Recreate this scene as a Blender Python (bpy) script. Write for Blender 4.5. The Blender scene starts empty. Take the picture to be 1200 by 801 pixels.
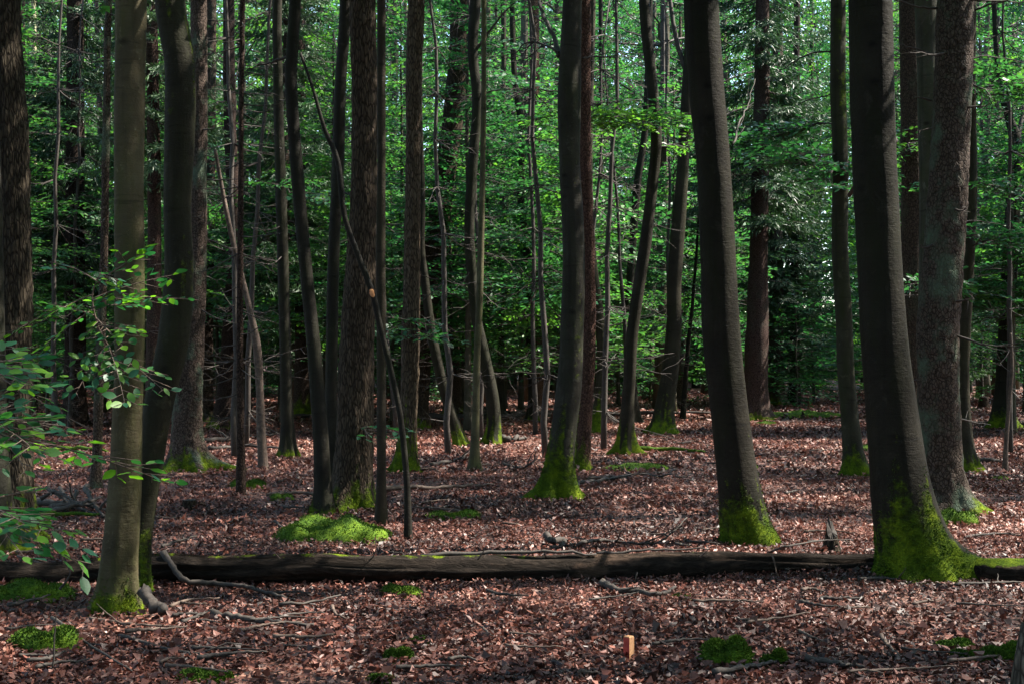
import bpy, math
import numpy as np

# ------------------------------------------------------------------ camera, sky, sun, exposure
scene = bpy.context.scene
col = scene.collection
F, HZ, CAMH = 1600.0, 415.0, 1.6            # focal length and horizon in photo pixels, eye height in metres

cam_data = bpy.data.cameras.new("camera")
cam_data.sensor_width = 36.0
cam_data.lens = 36.0 * F / 1200.0
cam_data.shift_y = (HZ - 400.5) / 1200.0
cam_data.clip_start = 0.1
cam_data.clip_end = 1500.0
cam = bpy.data.objects.new("camera", cam_data)
cam.location = (0, 0, CAMH)
cam.rotation_euler = (math.radians(90), 0, 0)
col.objects.link(cam)
scene.camera = cam

SUN_EL, SUN_AZ = math.radians(54), math.radians(80)      # azimuth clockwise from +Y (straight ahead)
world = bpy.data.worlds.new("World")
scene.world = world
world.use_nodes = True
wn = world.node_tree.nodes
wl = world.node_tree.links
wn.clear()
wo = wn.new("ShaderNodeOutputWorld")
bg = wn.new("ShaderNodeBackground")
sky = wn.new("ShaderNodeTexSky")
sky.sky_type = 'NISHITA'
sky.sun_disc = False
sky.sun_elevation = SUN_EL
sky.sun_rotation = SUN_AZ
bg.inputs[1].default_value = 0.12
wl.new(sky.outputs[0], bg.inputs[0])
wl.new(bg.outputs[0], wo.inputs[0])

sun_data = bpy.data.lights.new("sun", 'SUN')
sun_data.energy = 4.6
sun_data.angle = math.radians(0.6)
sun_data.color = (1.0, 0.93, 0.82)
sun = bpy.data.objects.new("sun", sun_data)
sun.rotation_euler = (math.pi / 2 - SUN_EL, 0, math.pi - SUN_AZ)
sun.location = (20, 5, 40)
col.objects.link(sun)

scene.view_settings.view_transform = 'Standard'
scene.view_settings.look = 'None'
scene.view_settings.gamma = 1.0
scene.view_settings.use_curve_mapping = False
scene.view_settings.exposure = 2.58
scene.render.engine = 'CYCLES'
cy = scene.cycles
cy.max_bounces = 6
cy.diffuse_bounces = 3
cy.glossy_bounces = 2
cy.transmission_bounces = 4
cy.transparent_max_bounces = 4
cy.use_denoising = True
cy.caustics_reflective = False
cy.caustics_refractive = False
cy.sample_clamp_indirect = 6.0

rng = np.random.default_rng(11)

# ------------------------------------------------------------------ pixel <-> place
def gdist(py):
    return F * CAMH / (py - HZ)

def P(px, py, d):
    return np.array([(px - 600.0) * d / F, d, CAMH - (py - HZ) * d / F])

# ------------------------------------------------------------------ noise
def _hash(ix, iy, iz):
    h = (ix.astype(np.int64) * 374761393 + iy.astype(np.int64) * 668265263 + iz.astype(np.int64) * 2147483647 // 3) & 0xffffffff
    h = ((h ^ (h >> 13)) * 1274126177) & 0xffffffff
    h = ((h ^ (h >> 16)) * 2246822519) & 0xffffffff
    return ((h ^ (h >> 15)) & 0xffffff) / float(0xffffff)

def vnoise(p):
    p = np.asarray(p, float)
    i = np.floor(p).astype(np.int64)
    f = p - i
    f = f * f * (3 - 2 * f)
    r = 0
    for dx in (0, 1):
        for dy in (0, 1):
            for dz in (0, 1):
                w = (f[..., 0] if dx else 1 - f[..., 0]) * (f[..., 1] if dy else 1 - f[..., 1]) * (f[..., 2] if dz else 1 - f[..., 2])
                r = r + w * _hash(i[..., 0] + dx, i[..., 1] + dy, i[..., 2] + dz)
    return r

def fbm(p, o=3):
    p = np.asarray(p, float)
    s, a, t = 0, 0.5, 0
    for k in range(o):
        s = s + a * vnoise(p * 2 ** k + 17.3 * k)
        t += a
        a *= 0.5
    return s / t

def ground_z(x, y):
    x = np.asarray(x, float); y = np.asarray(y, float)
    p = np.stack([x * 0.55, y * 0.55, np.zeros_like(x) + 3.3], -1)
    return (fbm(p, 2) - 0.5) * 0.07

# ------------------------------------------------------------------ mesh builder
class MB:
    def __init__(self):
        self.v, self.q, self.m, self.a, self.n = [], [], [], [], 0
    def add(self, v, q, mat=0, attr=0.0):
        v = np.asarray(v, float).reshape(-1, 3)
        q = np.asarray(q, np.int64).reshape(-1, 4)
        self.v.append(v)
        self.q.append(q + self.n)
        self.m.append(np.full(len(q), mat, np.int32))
        self.a.append(np.broadcast_to(np.asarray(attr, float), (len(v),)).copy())
        self.n += len(v)
    def mesh(self, name, mats, smooth=True, origin=(0, 0, 0), attr='v'):
        v = np.concatenate(self.v) - np.asarray(origin)
        q = np.concatenate(self.q)
        m = np.concatenate(self.m)
        a = np.concatenate(self.a)
        tri = q[:, 3] == q[:, 2]
        cnt = np.where(tri, 3, 4)
        starts = np.concatenate([[0], np.cumsum(cnt)[:-1]]).astype(np.int32)
        mask = np.ones(q.shape, bool)
        mask[tri, 3] = False
        loops = q[mask].astype(np.int32)
        me = bpy.data.meshes.new(name)
        me.vertices.add(len(v))
        me.vertices.foreach_set("co", v.astype(np.float32).ravel())
        me.loops.add(len(loops))
        me.loops.foreach_set("vertex_index", loops)
        me.polygons.add(len(q))
        me.polygons.foreach_set("loop_start", starts)
        me.polygons.foreach_set("material_index", m)
        me.polygons.foreach_set("use_smooth", np.full(len(q), bool(smooth)))
        at = me.attributes.new(attr, 'FLOAT', 'POINT')
        at.data.foreach_set("value", a.astype(np.float32))
        for mt in mats:
            me.materials.append(mt)
        me.update(calc_edges=True)
        return me

def obj(name, me, parent=None, loc=None):
    o = bpy.data.objects.new(name, me)
    col.objects.link(o)
    if loc is not None:
        o.location = loc
    if parent is not None:
        o.parent = parent
    return o

def thing(name, label, cat, loc, group=None):
    o = bpy.data.objects.new(name, None)
    o.empty_display_size = 0.2
    col.objects.link(o)
    o.location = loc
    o["label"] = label
    o["category"] = cat
    if group:
        o["group"] = group
    return o

def tag(o, label, cat, group=None):
    o["label"] = label
    o["category"] = cat
    if group:
        o["group"] = group
    return o

# ------------------------------------------------------------------ curves and tubes
def spline(pts, n):
    pts = np.asarray(pts, float)
    if len(pts) == 2:
        t = np.linspace(0, 1, n)[:, None]
        return pts[0] * (1 - t) + pts[1] * t
    e = np.vstack([2 * pts[0] - pts[1], pts, 2 * pts[-1] - pts[-2]])
    seg = np.linalg.norm(np.diff(pts[:, :3], axis=0), axis=1)
    s = np.concatenate([[0], np.cumsum(seg)])
    t = np.linspace(0, s[-1], n)
    k = np.clip(np.searchsorted(s, t, side='right') - 1, 0, len(pts) - 2)
    u = ((t - s[k]) / np.maximum(seg[k], 1e-9))[:, None]
    p0, p1, p2, p3 = e[k], e[k + 1], e[k + 2], e[k + 3]
    return 0.5 * (2 * p1 + (p2 - p0) * u + (2 * p0 - 5 * p1 + 4 * p2 - p3) * u * u + (3 * p1 - p0 - 3 * p2 + p3) * u ** 3)

def frames(c):
    t = np.gradient(c, axis=0)
    t /= np.maximum(np.linalg.norm(t, axis=1, keepdims=True), 1e-9)
    ref = np.array([0.0, 0.0, 1.0]) if abs(t[:, 2]).mean() < 0.75 else np.array([0.0, 1.0, 0.0])
    a = np.cross(t, ref)
    a /= np.maximum(np.linalg.norm(a, axis=1, keepdims=True), 1e-9)
    b = np.cross(a, t)
    return t, a, b

def tube(mb, c, r, seg=6, mat=0, attr=0.0, mod=None, cap=True):
    c = np.asarray(c, float)
    n = len(c)
    r = np.broadcast_to(np.asarray(r, float), (n,))
    t, a, b = frames(c)
    th = np.linspace(0, 2 * math.pi, seg, endpoint=False)
    rr = np.repeat(r[:, None], seg, 1)
    if mod is not None:
        rr = rr * mod
    v = c[:, None, :] + rr[..., None] * (np.cos(th)[None, :, None] * a[:, None, :] + np.sin(th)[None, :, None] * b[:, None, :])
    i = np.arange(n - 1)[:, None] * seg
    j = np.arange(seg)[None, :]
    j2 = (j + 1) % seg
    q = np.stack([i + j, i + j2, i + seg + j2, i + seg + j], -1).reshape(-1, 4)
    v = v.reshape(-1, 3)
    if cap:
        k = len(v)
        v = np.vstack([v, c[0], c[-1]])
        jj = np.arange(seg); jk = (jj + 1) % seg
        q = np.vstack([q, np.stack([np.full(seg, k), jk, jj, jj], -1),
                       np.stack([np.full(seg, k + 1), (n - 1) * seg + jj, (n - 1) * seg + jk, (n - 1) * seg + jk], -1)])
    if not np.isscalar(attr):
        attr = np.asarray(attr).reshape(-1)
        if cap:
            attr = np.concatenate([attr, [attr[0], attr[-1]]])
    mb.add(v, q, mat, attr)
    return v

def twig(mb, p0, p1, r0, r1, seg=4, n=6, wob=0.05, mat=0, attr=0.0, sag=0.0, g=None):
    g = g or rng
    p0 = np.asarray(p0, float); p1 = np.asarray(p1, float)
    L = np.linalg.norm(p1 - p0)
    t = np.linspace(0, 1, n)[:, None]
    c = p0 * (1 - t) + p1 * t
    w = np.cumsum(g.normal(0, wob * L / n ** 0.5, (n, 3)), 0)
    c = c + (w - w[-1] * t) * np.sin(t * math.pi) ** 0.5
    c[:, 2] -= sag * L * np.sin(t[:, 0] * math.pi)
    tube(mb, c, np.linspace(r0, r1, n), seg, mat, attr)
    return c

# ------------------------------------------------------------------ leaves
def unit(a):
    return a / np.maximum(np.linalg.norm(a, axis=-1, keepdims=True), 1e-9)

def leaves(mb, pos, axis, nrm, ln, wd, fold=0.15, curl=0.0, mat=0, attr=0.0, oval=True):
    pos = np.asarray(pos, float); n = len(pos)
    if n == 0:
        return
    axis = unit(np.asarray(axis, float))
    side = unit(np.cross(axis, np.asarray(nrm, float)))
    up = np.cross(side, axis)
    ln = np.broadcast_to(ln, (n,))[:, None]; wd = np.broadcast_to(wd, (n,))[:, None]
    fold = np.broadcast_to(fold, (n,))[:, None]; curl = np.broadcast_to(curl, (n,))[:, None]
    def pt(u, s):
        return pos + axis * ln * u + side * wd * s + up * (abs(s) * 2 * wd * fold + ln * curl * (2 * u - 1) ** 2)
    if oval:
        v = np.stack([pt(0, 0), pt(.3, -.5), pt(.7, -.42), pt(1, 0), pt(.7, .42), pt(.3, .5)], 1)
        i = np.arange(n)[:, None] * 6
        q = np.concatenate([i + np.array([[0, 3, 2, 1]]), i + np.array([[0, 5, 4, 3]])], 0)
        k = 6
    else:
        v = np.stack([pt(0, 0), pt(.45, -.5), pt(1, 0), pt(.45, .5)], 1)
        q = np.arange(n)[:, None] * 4 + np.array([[0, 3, 2, 1]])
        k = 4
    if not np.isscalar(attr):
        attr = np.repeat(attr, k)
    mb.add(v.reshape(-1, 3), q, mat, attr)

def bough(p0, d, L, g, leaf=0.075, step=0.14, lstep=0.05, side=0.42, droop=0.12, tilt=0.25, lnoise=0.28):
    """A flat beech bough: main axis, alternate side twigs, alternate leaves. -> axis curve, twig segments, leaf pos/axis/normal"""
    d = unit(np.asarray(d, float))
    n = max(4, int(L / step))
    t = np.linspace(0, 1, n)
    hs = unit(np.cross(d, [0, 0, 1.0]))
    bend = g.normal(0, 0.12)
    c = np.asarray(p0) + d * (t * L)[:, None] + hs * (bend * L * t ** 2)[:, None]
    c[:, 2] -= droop * L * t ** 2
    up = unit(np.cross(hs, d) + g.normal(0, tilt, 3))
    pos, ax, nr, segs = [], [], [], []
    for k in range(1, n):
        tt = t[k]
        if tt < 0.12:
            continue
        tl = side * L * (1.05 - tt) ** 0.8 * (0.6 + 0.4 * min(1, tt / 0.35)) * g.uniform(0.6, 1.15) + 0.06
        s = 1 if k % 2 else -1
        ang = math.radians(g.uniform(42, 68)) * s
        hv = unit(np.cross(up, d))
        dv = unit(d * math.cos(ang) + hv * math.sin(ang) + up * g.normal(0, 0.1))
        e = c[k] + dv * tl - np.array([0, 0, 0.10 * tl])
        segs.append((c[k], e))
        m = max(2, int(tl / lstep))
        u = (np.arange(m) + g.uniform(0.2, 0.8, m)) / m
        lp = c[k] + (e - c[k]) * u[:, None]
        ss = np.where(np.arange(m) % 2, 1, -1)
        la = np.radians(g.uniform(25, 60, m)) * ss
        hv2 = unit(np.cross(up, dv))
        lax = dv * np.cos(la)[:, None] + hv2 * np.sin(la)[:, None]
        lax = lax + g.normal(0, 0.16, (m, 3)); lax[:, 2] -= 0.12
        pos.append(lp); ax.append(lax); nr.append(up + g.normal(0, lnoise, (m, 3)))
    pos.append(c[-1:]); ax.append(d[None]); nr.append(up[None])
    return c, segs, np.concatenate(pos), np.concatenate(ax), np.concatenate(nr)

def add_bough(mb, p0, d, L, g, r0=0.012, leaf=0.075, oval=True, tone=None, twigs=True, **kw):
    c, segs, pos, ax, nr = bough(p0, d, L, g, leaf=leaf, **kw)
    tube(mb, c, np.linspace(r0, 0.002, len(c)), 3, 1, cap=False)
    if twigs:
        for a, b in segs:
            tube(mb, np.array([a, b]), [0.0035, 0.0015], 3, 1, cap=False)
    n = len(pos)
    ln = leaf * g.uniform(0.7, 1.2, n)
    tone = g.uniform(0.2, 0.8) if tone is None else tone
    at = np.clip(tone + g.normal(0, 0.18, n), 0, 1)
    leaves(mb, pos, ax, nr, ln, ln * g.uniform(0.52, 0.66, n), g.uniform(0.02, 0.2, n), g.normal(0, 0.06, n), 0, at, oval)

# ------------------------------------------------------------------ materials
def new_mat(name):
    m = bpy.data.materials.new(name)
    m.use_nodes = True
    nt = m.node_tree
    nt.nodes.clear()
    out = nt.nodes.new("ShaderNodeOutputMaterial")
    return m, nt, out

def N(nt, typ, **kw):
    n = nt.nodes.new(typ)
    for k, v in kw.items():
        setattr(n, k, v)
    return n

def setin(nt, n, i, v):
    if hasattr(v, 'links'):
        nt.links.new(v, n.inputs[i])
    else:
        n.inputs[i].default_value = v

def mixc(nt, f, a, b, mode='MIX'):
    n = N(nt, "ShaderNodeMix", data_type='RGBA', blend_type=mode)
    setin(nt, n, 0, f)
    setin(nt, n, 6, a if hasattr(a, 'links') else (*a, 1) if len(a) == 3 else a)
    setin(nt, n, 7, b if hasattr(b, 'links') else (*b, 1) if len(b) == 3 else b)
    return n.outputs[2]

def math_(nt, op, a, b=0.0, c=None, clamp=False):
    n = N(nt, "ShaderNodeMath", operation=op, use_clamp=clamp)
    setin(nt, n, 0, a); setin(nt, n, 1, b)
    if c is not None:
        setin(nt, n, 2, c)
    return n.outputs[0]

def ramp(nt, f, stops, interp='LINEAR'):
    n = N(nt, "ShaderNodeValToRGB")
    n.color_ramp.interpolation = interp
    el = n.color_ramp.elements
    while len(el) < len(stops):
        el.new(0.5)
    for e, (p, c) in zip(el, stops):
        e.position = p
        e.color = (*c, 1) if len(c) == 3 else c
    nt.links.new(f, n.inputs[0])
    return n.outputs[0]

def coords(nt, scale):
    tc = N(nt, "ShaderNodeTexCoord")
    mp = N(nt, "ShaderNodeMapping")
    mp.inputs[3].default_value = scale
    nt.links.new(tc.outputs[3], mp.inputs[0])
    return mp.outputs[0]

def noise(nt, vec, scale, detail=4, rough=0.55, dist=0.0):
    n = N(nt, "ShaderNodeTexNoise")
    n.inputs['Scale'].default_value = scale
    n.inputs['Detail'].default_value = detail
    n.inputs['Roughness'].default_value = rough
    n.inputs['Distortion'].default_value = dist
    nt.links.new(vec, n.inputs['Vector'])
    return n.outputs[0]

def bump(nt, h, strength, dist, prev=None):
    n = N(nt, "ShaderNodeBump")
    n.inputs['Strength'].default_value = strength
    n.inputs['Distance'].default_value = dist
    nt.links.new(h, n.inputs['Height'])
    if prev is not None:
        nt.links.new(prev, n.inputs['Normal'])
    return n.outputs[0]

def principled(nt, out, colr, rough, nrm=None, spec=0.4):
    b = N(nt, "ShaderNodeBsdfPrincipled")
    setin(nt, b, 'Base Color', colr if hasattr(colr, 'links') else (*colr, 1))
    setin(nt, b, 'Roughness', rough)
    b.inputs['Specular IOR Level'].default_value = spec
    if nrm is not None:
        nt.links.new(nrm, b.inputs['Normal'])
    nt.links.new(b.outputs[0], out.inputs[0])
    return b

MOSS_A, MOSS_B, MOSS_C = (0.012, 0.022, 0.002), (0.038, 0.064, 0.004), (0.110, 0.145, 0.007)

def moss_color(nt, vec, tones=None):
    A, B, C = tones or (MOSS_A, MOSS_B, MOSS_C)
    n = noise(nt, vec, 7, 6, 0.72)
    f = noise(nt, vec, 70, 3, 0.7)
    k = math_(nt, 'MULTIPLY_ADD', f, 0.35, math_(nt, 'MULTIPLY', n, 0.75))
    return ramp(nt, k, [(0.36, A), (0.52, B), (0.72, C)]), f

def bark_mat(name, kind):
    m, nt, out = new_mat(name)
    at = N(nt, "ShaderNodeAttribute", attribute_name='moss')
    oi = N(nt, "ShaderNodeObjectInfo")
    if kind == 'beech':
        v = coords(nt, (1, 1, 1))
        vz = coords(nt, (1.2, 1.2, 9))
        big = noise(nt, v, 3.2, 5, 0.6)
        fine = noise(nt, vz, 6, 7, 0.7, 1.2)
        spots = noise(nt, v, 26, 4, 0.7)
        c = ramp(nt, big, [(0.3, (0.040, 0.038, 0.032)), (0.5, (0.075, 0.070, 0.056)), (0.72, (0.115, 0.112, 0.088))])
        c = mixc(nt, math_(nt, 'MULTIPLY', fine, 0.55), c, (0.028, 0.025, 0.021))
        lich = ramp(nt, spots, [(0.62, (0, 0, 0)), (0.74, (1, 1, 1))])
        c = mixc(nt, math_(nt, 'MULTIPLY', lich, 0.5), c, (0.19, 0.20, 0.16))
        band = noise(nt, coords(nt, (2.2, 2.2, 14)), 1.1, 3, 0.6, 0.8)
        c = mixc(nt, ramp(nt, band, [(0.60, (0, 0, 0)), (0.70, (.75, .75, .75))]), c, (0.024, 0.022, 0.018))
        alg = noise(nt, coords(nt, (1.6, 1.6, 0.5)), 2.6, 5, 0.7)
        c = mixc(nt, ramp(nt, alg, [(0.46, (0, 0, 0)), (0.66, (.7, .7, .7))]), c, (0.050, 0.062, 0.026))
        blot = noise(nt, coords(nt, (1, 1, 0.8)), 5.5, 6, 0.75, 0.5)
        c = mixc(nt, ramp(nt, blot, [(0.60, (0, 0, 0)), (0.66, (.55, .55, .55))]), c, (0.16, 0.155, 0.13))
        vk = N(nt, "ShaderNodeTexVoronoi")
        vk.inputs['Scale'].default_value = 2.6
        nt.links.new(coords(nt, (1, 1, 1.5)), vk.inputs['Vector'])
        c = mixc(nt, ramp(nt, vk.outputs['Distance'], [(0.03, (.85, .85, .85)), (0.13, (0, 0, 0))]), c, (0.015, 0.013, 0.011))
        vs = coords(nt, (7, 7, 0.35))
        streak = noise(nt, vs, 2.2, 3, 0.5)
        c = mixc(nt, ramp(nt, streak, [(0.52, (0, 0, 0)), (0.72, (.6, .6, .6))]), c, (0.022, 0.022, 0.016))
        h = math_(nt, 'ADD', math_(nt, 'MULTIPLY', fine, 0.35), math_(nt, 'MULTIPLY', spots, 0.65))
        nb = bump(nt, h, 0.8, 0.014)
        rough = 0.72
    elif kind == 'rough':
        vz = coords(nt, (1, 1, 0.16))
        vor = N(nt, "ShaderNodeTexVoronoi", feature='DISTANCE_TO_EDGE')
        vor.inputs['Scale'].default_value = 42
        nt.links.new(coords(nt, (1, 1, 0.22)), vor.inputs['Vector'])
        fis = noise(nt, vz, 38, 5, 0.65, 0.6)
        big = noise(nt, coords(nt, (1, 1, 1)), 2.4, 4, 0.6)
        cell = ramp(nt, vor.outputs['Distance'], [(0.0, (0, 0, 0)), (0.22, (1, 1, 1))])
        c = ramp(nt, fis, [(0.32, (0.028, 0.022, 0.018)), (0.5, (0.088, 0.070, 0.055)), (0.7, (0.165, 0.140, 0.112))])
        c = mixc(nt, math_(nt, 'MULTIPLY', big, 0.5), c, (0.07, 0.066, 0.046))
        c = mixc(nt, math_(nt, 'SUBTRACT', 1.0, cell, clamp=True), c, (0.020, 0.016, 0.013))
        h = math_(nt, 'ADD', math_(nt, 'MULTIPLY', fis, 0.7), math_(nt, 'MULTIPLY', cell, 0.5))
        nb = bump(nt, h, 0.8, 0.02)
        rough = 0.85
    else:                                           # scaly spruce bark
        vor = N(nt, "ShaderNodeTexVoronoi", feature='DISTANCE_TO_EDGE')
        vor.inputs['Scale'].default_value = 34
        vor.inputs['Randomness'].default_value = 1.0
        nt.links.new(coords(nt, (1, 1, 0.6)), vor.inputs['Vector'])
        cell = ramp(nt, vor.outputs['Distance'], [(0.0, (0, 0, 0)), (0.16, (1, 1, 1))])
        fl = noise(nt, coords(nt, (1, 1, .5)), 46, 5, 0.7)
        big = noise(nt, coords(nt, (1, 1, 0.7)), 3.0, 5, 0.65)
        c = ramp(nt, fl, [(0.3, (0.045, 0.034, 0.029)), (0.52, (0.125, 0.094, 0.080)), (0.72, (0.21, 0.168, 0.145))])
        c = mixc(nt, math_(nt, 'SUBTRACT', 1.0, cell, clamp=True), c, (0.030, 0.022, 0.018))
        lich = ramp(nt, big, [(0.50, (0, 0, 0)), (0.64, (1, 1, 1))])
        c = mixc(nt, math_(nt, 'MULTIPLY', lich, oi.outputs['Alpha']), c, (0.12, 0.17, 0.125))
        h = math_(nt, 'ADD', math_(nt, 'MULTIPLY', fl, 0.6), math_(nt, 'MULTIPLY', cell, 0.6))
        nb = bump(nt, h, 0.8, 0.016)
        rough = 0.85
    c = mixc(nt, 1.0, c, oi.outputs['Color'], 'MULTIPLY')
    mv = coords(nt, (1, 1, 1))
    mc, mf = moss_color(nt, mv)
    mn = noise(nt, mv, 14, 5, 0.7)
    k = math_(nt, 'ADD', at.outputs['Fac'], math_(nt, 'MULTIPLY', math_(nt, 'SUBTRACT', mn, 0.5), 1.3))
    k = ramp(nt, k, [(0.32, (0, 0, 0)), (0.70, (1, 1, 1))])
    c = mixc(nt, k, c, mc)
    nb2 = bump(nt, math_(nt, 'MULTIPLY', mf, k), 0.7, 0.02, nb)
    rg = math_(nt, 'ADD', math_(nt, 'MULTIPLY', k, 0.95 - rough), rough)
    principled(nt, out, c, rg, nb2, 0.08)
    return m

M_BEECH, M_ROUGH, M_SPRUCE = bark_mat("beech_bark", 'beech'), bark_mat("furrowed_bark", 'rough'), bark_mat("scaly_bark", 'spruce')

def leaf_mat(name, dark, mid, light, trans, spec=0.26, rough=0.45, tw=0.45, rnd=0.5):
    m, nt, out = new_mat(name)
    at = N(nt, "ShaderNodeAttribute", attribute_name='v')
    oi = N(nt, "ShaderNodeObjectInfo")
    k = math_(nt, 'ADD', math_(nt, 'MULTIPLY', at.outputs['Fac'], 1 - rnd), math_(nt, 'MULTIPLY', oi.outputs['Random'], rnd))
    c = ramp(nt, k, [(0.1, dark), (0.5, mid), (0.9, light)])
    b = N(nt, "ShaderNodeBsdfPrincipled")
    nt.links.new(c, b.inputs['Base Color'])
    b.inputs['Roughness'].default_value = rough
    b.inputs['Specular IOR Level'].default_value = spec
    t = N(nt, "ShaderNodeBsdfTranslucent")
    nt.links.new(mixc(nt, 1.0, c, trans, 'MULTIPLY'), t.inputs[0])
    mx = N(nt, "ShaderNodeMixShader")
    mx.inputs[0].default_value = tw
    nt.links.new(b.outputs[0], mx.inputs[1])
    nt.links.new(t.outputs[0], mx.inputs[2])
    nt.links.new(mx.outputs[0], out.inputs[0])
    return m

M_LEAF = leaf_mat("beech_leaf", (0.010, 0.053, 0.027), (0.024, 0.092, 0.038), (0.074, 0.172, 0.026), (1.75, 1.95, 0.9), tw=0.45)
M_NEEDLE = leaf_mat("spruce_needles", (0.018, 0.048, 0.020), (0.030, 0.070, 0.028), (0.050, 0.095, 0.036), (1.2, 1.3, 0.9), tw=0.22, spec=0.3)

def simple_mat(name, stops, scale=20, rough=0.8, bs=0.4, bd=0.01, aniso=(1, 1, 1)):
    m, nt, out = new_mat(name)
    v = coords(nt, aniso)
    n = noise(nt, v, scale, 5, 0.65)
    c = ramp(nt, n, stops)
    principled(nt, out, c, rough, bump(nt, n, bs, bd), 0.3)
    return m

M_TWIG = simple_mat("twig_bark", [(0.3, (0.016, 0.013, 0.011)), (0.7, (0.045, 0.036, 0.030))], 30)
M_DEAD = simple_mat("dead_wood", [(0.3, (0.028, 0.019, 0.014)), (0.55, (0.075, 0.052, 0.040)), (0.75, (0.17, 0.12, 0.092))], 22, aniso=(1, 1, 1))
M_SCAR = simple_mat("fresh_scar_wood", [(0.3, (0.35, 0.13, 0.05)), (0.7, (0.55, 0.27, 0.12))], 60)

def moss_mat():
    m, nt, out = new_mat("moss")
    v = coords(nt, (1, 1, 1))
    c, f = moss_color(nt, v, ((0.010, 0.026, 0.002), (0.032, 0.072, 0.003), (0.098, 0.155, 0.005)))
    principled(nt, out, c, 0.9, bump(nt, f, 0.8, 0.02), 0.2)
    return m
M_MOSS = moss_mat()

def log_mat():
    m, nt, out = new_mat("rotting_log_bark")
    at = N(nt, "ShaderNodeAttribute", attribute_name='moss')
    v = coords(nt, (0.3, 1, 1))
    n = noise(nt, v, 24, 7, 0.72, 0.9)
    b = noise(nt, coords(nt, (0.5, 1, 1)), 3.4, 5, 0.65)
    c = ramp(nt, n, [(0.3, (0.005, 0.004, 0.003)), (0.5, (0.013, 0.010, 0.008)), (0.72, (0.036, 0.027, 0.021))])
    bare = ramp(nt, b, [(0.58, (0, 0, 0)), (0.66, (1, 1, 1))])
    c = mixc(nt, math_(nt, 'MULTIPLY', bare, 0.45), c, mixc(nt, n, (0.020, 0.013, 0.010), (0.15, 0.095, 0.065)))
    mv = coords(nt, (1, 1, 1))
    mc, mf = moss_color(nt, mv)
    k = math_(nt, 'ADD', at.outputs['Fac'], math_(nt, 'MULTIPLY', math_(nt, 'SUBTRACT', noise(nt, mv, 7, 5, 0.7), 0.5), 1.6))
    k = ramp(nt, k, [(0.5, (0, 0, 0)), (0.64, (1, 1, 1))])
    c = mixc(nt, k, c, mc)
    principled(nt, out, c, 0.9, bump(nt, mf, 0.4, 0.01, bump(nt, n, 1.0, 0.04)), 0.06)
    return m
M_LOG = log_mat()

def litter_mat():
    m, nt, out = new_mat("fallen_leaves")
    at = N(nt, "ShaderNodeAttribute", attribute_name='v')
    c = ramp(nt, at.outputs['Fac'], [(0.0, (0.024, 0.011, 0.009)), (0.22, (0.060, 0.022, 0.016)), (0.5, (0.124, 0.043, 0.030)),
                                     (0.76, (0.195, 0.076, 0.053)), (0.94, (0.33, 0.170, 0.125)), (1.0, (0.50, 0.34, 0.27))])
    b = N(nt, "ShaderNodeBsdfPrincipled")
    nt.links.new(c, b.inputs['Base Color'])
    b.inputs['Roughness'].default_value = 0.5
    b.inputs['Specular IOR Level'].default_value = 0.32
    t = N(nt, "ShaderNodeBsdfTranslucent")
    nt.links.new(c, t.inputs[0])
    mx = N(nt, "ShaderNodeMixShader")
    mx.inputs[0].default_value = 0.18
    nt.links.new(b.outputs[0], mx.inputs[1]); nt.links.new(t.outputs[0], mx.inputs[2])
    nt.links.new(mx.outputs[0], out.inputs[0])
    return m
M_LITTER = litter_mat()

def ground_mat():
    m, nt, out = new_mat("forest_floor")
    v = coords(nt, (1, 1, 1))
    vor = N(nt, "ShaderNodeTexVoronoi")
    vor.inputs['Scale'].default_value = 24
    dv = N(nt, "ShaderNodeVectorMath", operation='ADD')
    nz = N(nt, "ShaderNodeTexNoise"); nz.inputs['Scale'].default_value = 9
    nt.links.new(v, nz.inputs['Vector'])
    sc = N(nt, "ShaderNodeVectorMath", operation='SCALE'); sc.inputs['Scale'].default_value = 0.12
    nt.links.new(nz.outputs['Color'], sc.inputs[0])
    nt.links.new(v, dv.inputs[0]); nt.links.new(sc.outputs[0], dv.inputs[1])
    nt.links.new(dv.outputs[0], vor.inputs['Vector'])
    sep = N(nt, "ShaderNodeSeparateColor")
    nt.links.new(vor.outputs['Color'], sep.inputs[0])
    c = ramp(nt, sep.outputs[0], [(0.0, (0.020, 0.010, 0.008)), (0.3, (0.052, 0.019, 0.012)), (0.6, (0.104, 0.036, 0.022)),
                                  (0.85, (0.16, 0.064, 0.042)), (1.0, (0.27, 0.145, 0.105))])
    big = noise(nt, v, 0.5, 4, 0.6)
    c = mixc(nt, ramp(nt, big, [(0.4, (0, 0, 0)), (0.7, (.5, .5, .5))]), c, (0.04, 0.018, 0.013))
    principled(nt, out, c, 0.6, bump(nt, vor.outputs['Distance'], 0.9, 0.03), 0.4)
    return m
M_GROUND = ground_mat()

# ------------------------------------------------------------------ ground sheet
def build_ground():
    ys = np.concatenate([np.linspace(-60, 2, 16), np.arange(2.5, 30, 0.3), np.linspace(30, 80, 60), np.array([90, 110, 140, 200, 300, 500])])
    xs = np.concatenate([np.array([-400, -200, -100, -60]), np.linspace(-40, -14, 20), np.arange(-13.7, 13.8, 0.3), np.linspace(14, 40, 20), np.array([60, 100, 200, 400])])
    X, Y = np.meshgrid(xs, ys)
    Z = ground_z(X, Y)
    v = np.stack([X, Y, Z], -1).reshape(-1, 3)
    nx, ny = len(xs), len(ys)
    i = (np.arange(ny - 1)[:, None] * nx + np.arange(nx - 1)[None, :]).reshape(-1)
    q = np.stack([i, i + 1, i + nx + 1, i + nx], -1)
    mb = MB(); mb.add(v, q)
    o = obj("ground", mb.mesh("ground", [M_GROUND]))
    o["kind"] = "structure"
    o["label"] = "brown forest floor beneath the fallen leaves"
build_ground()

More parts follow.
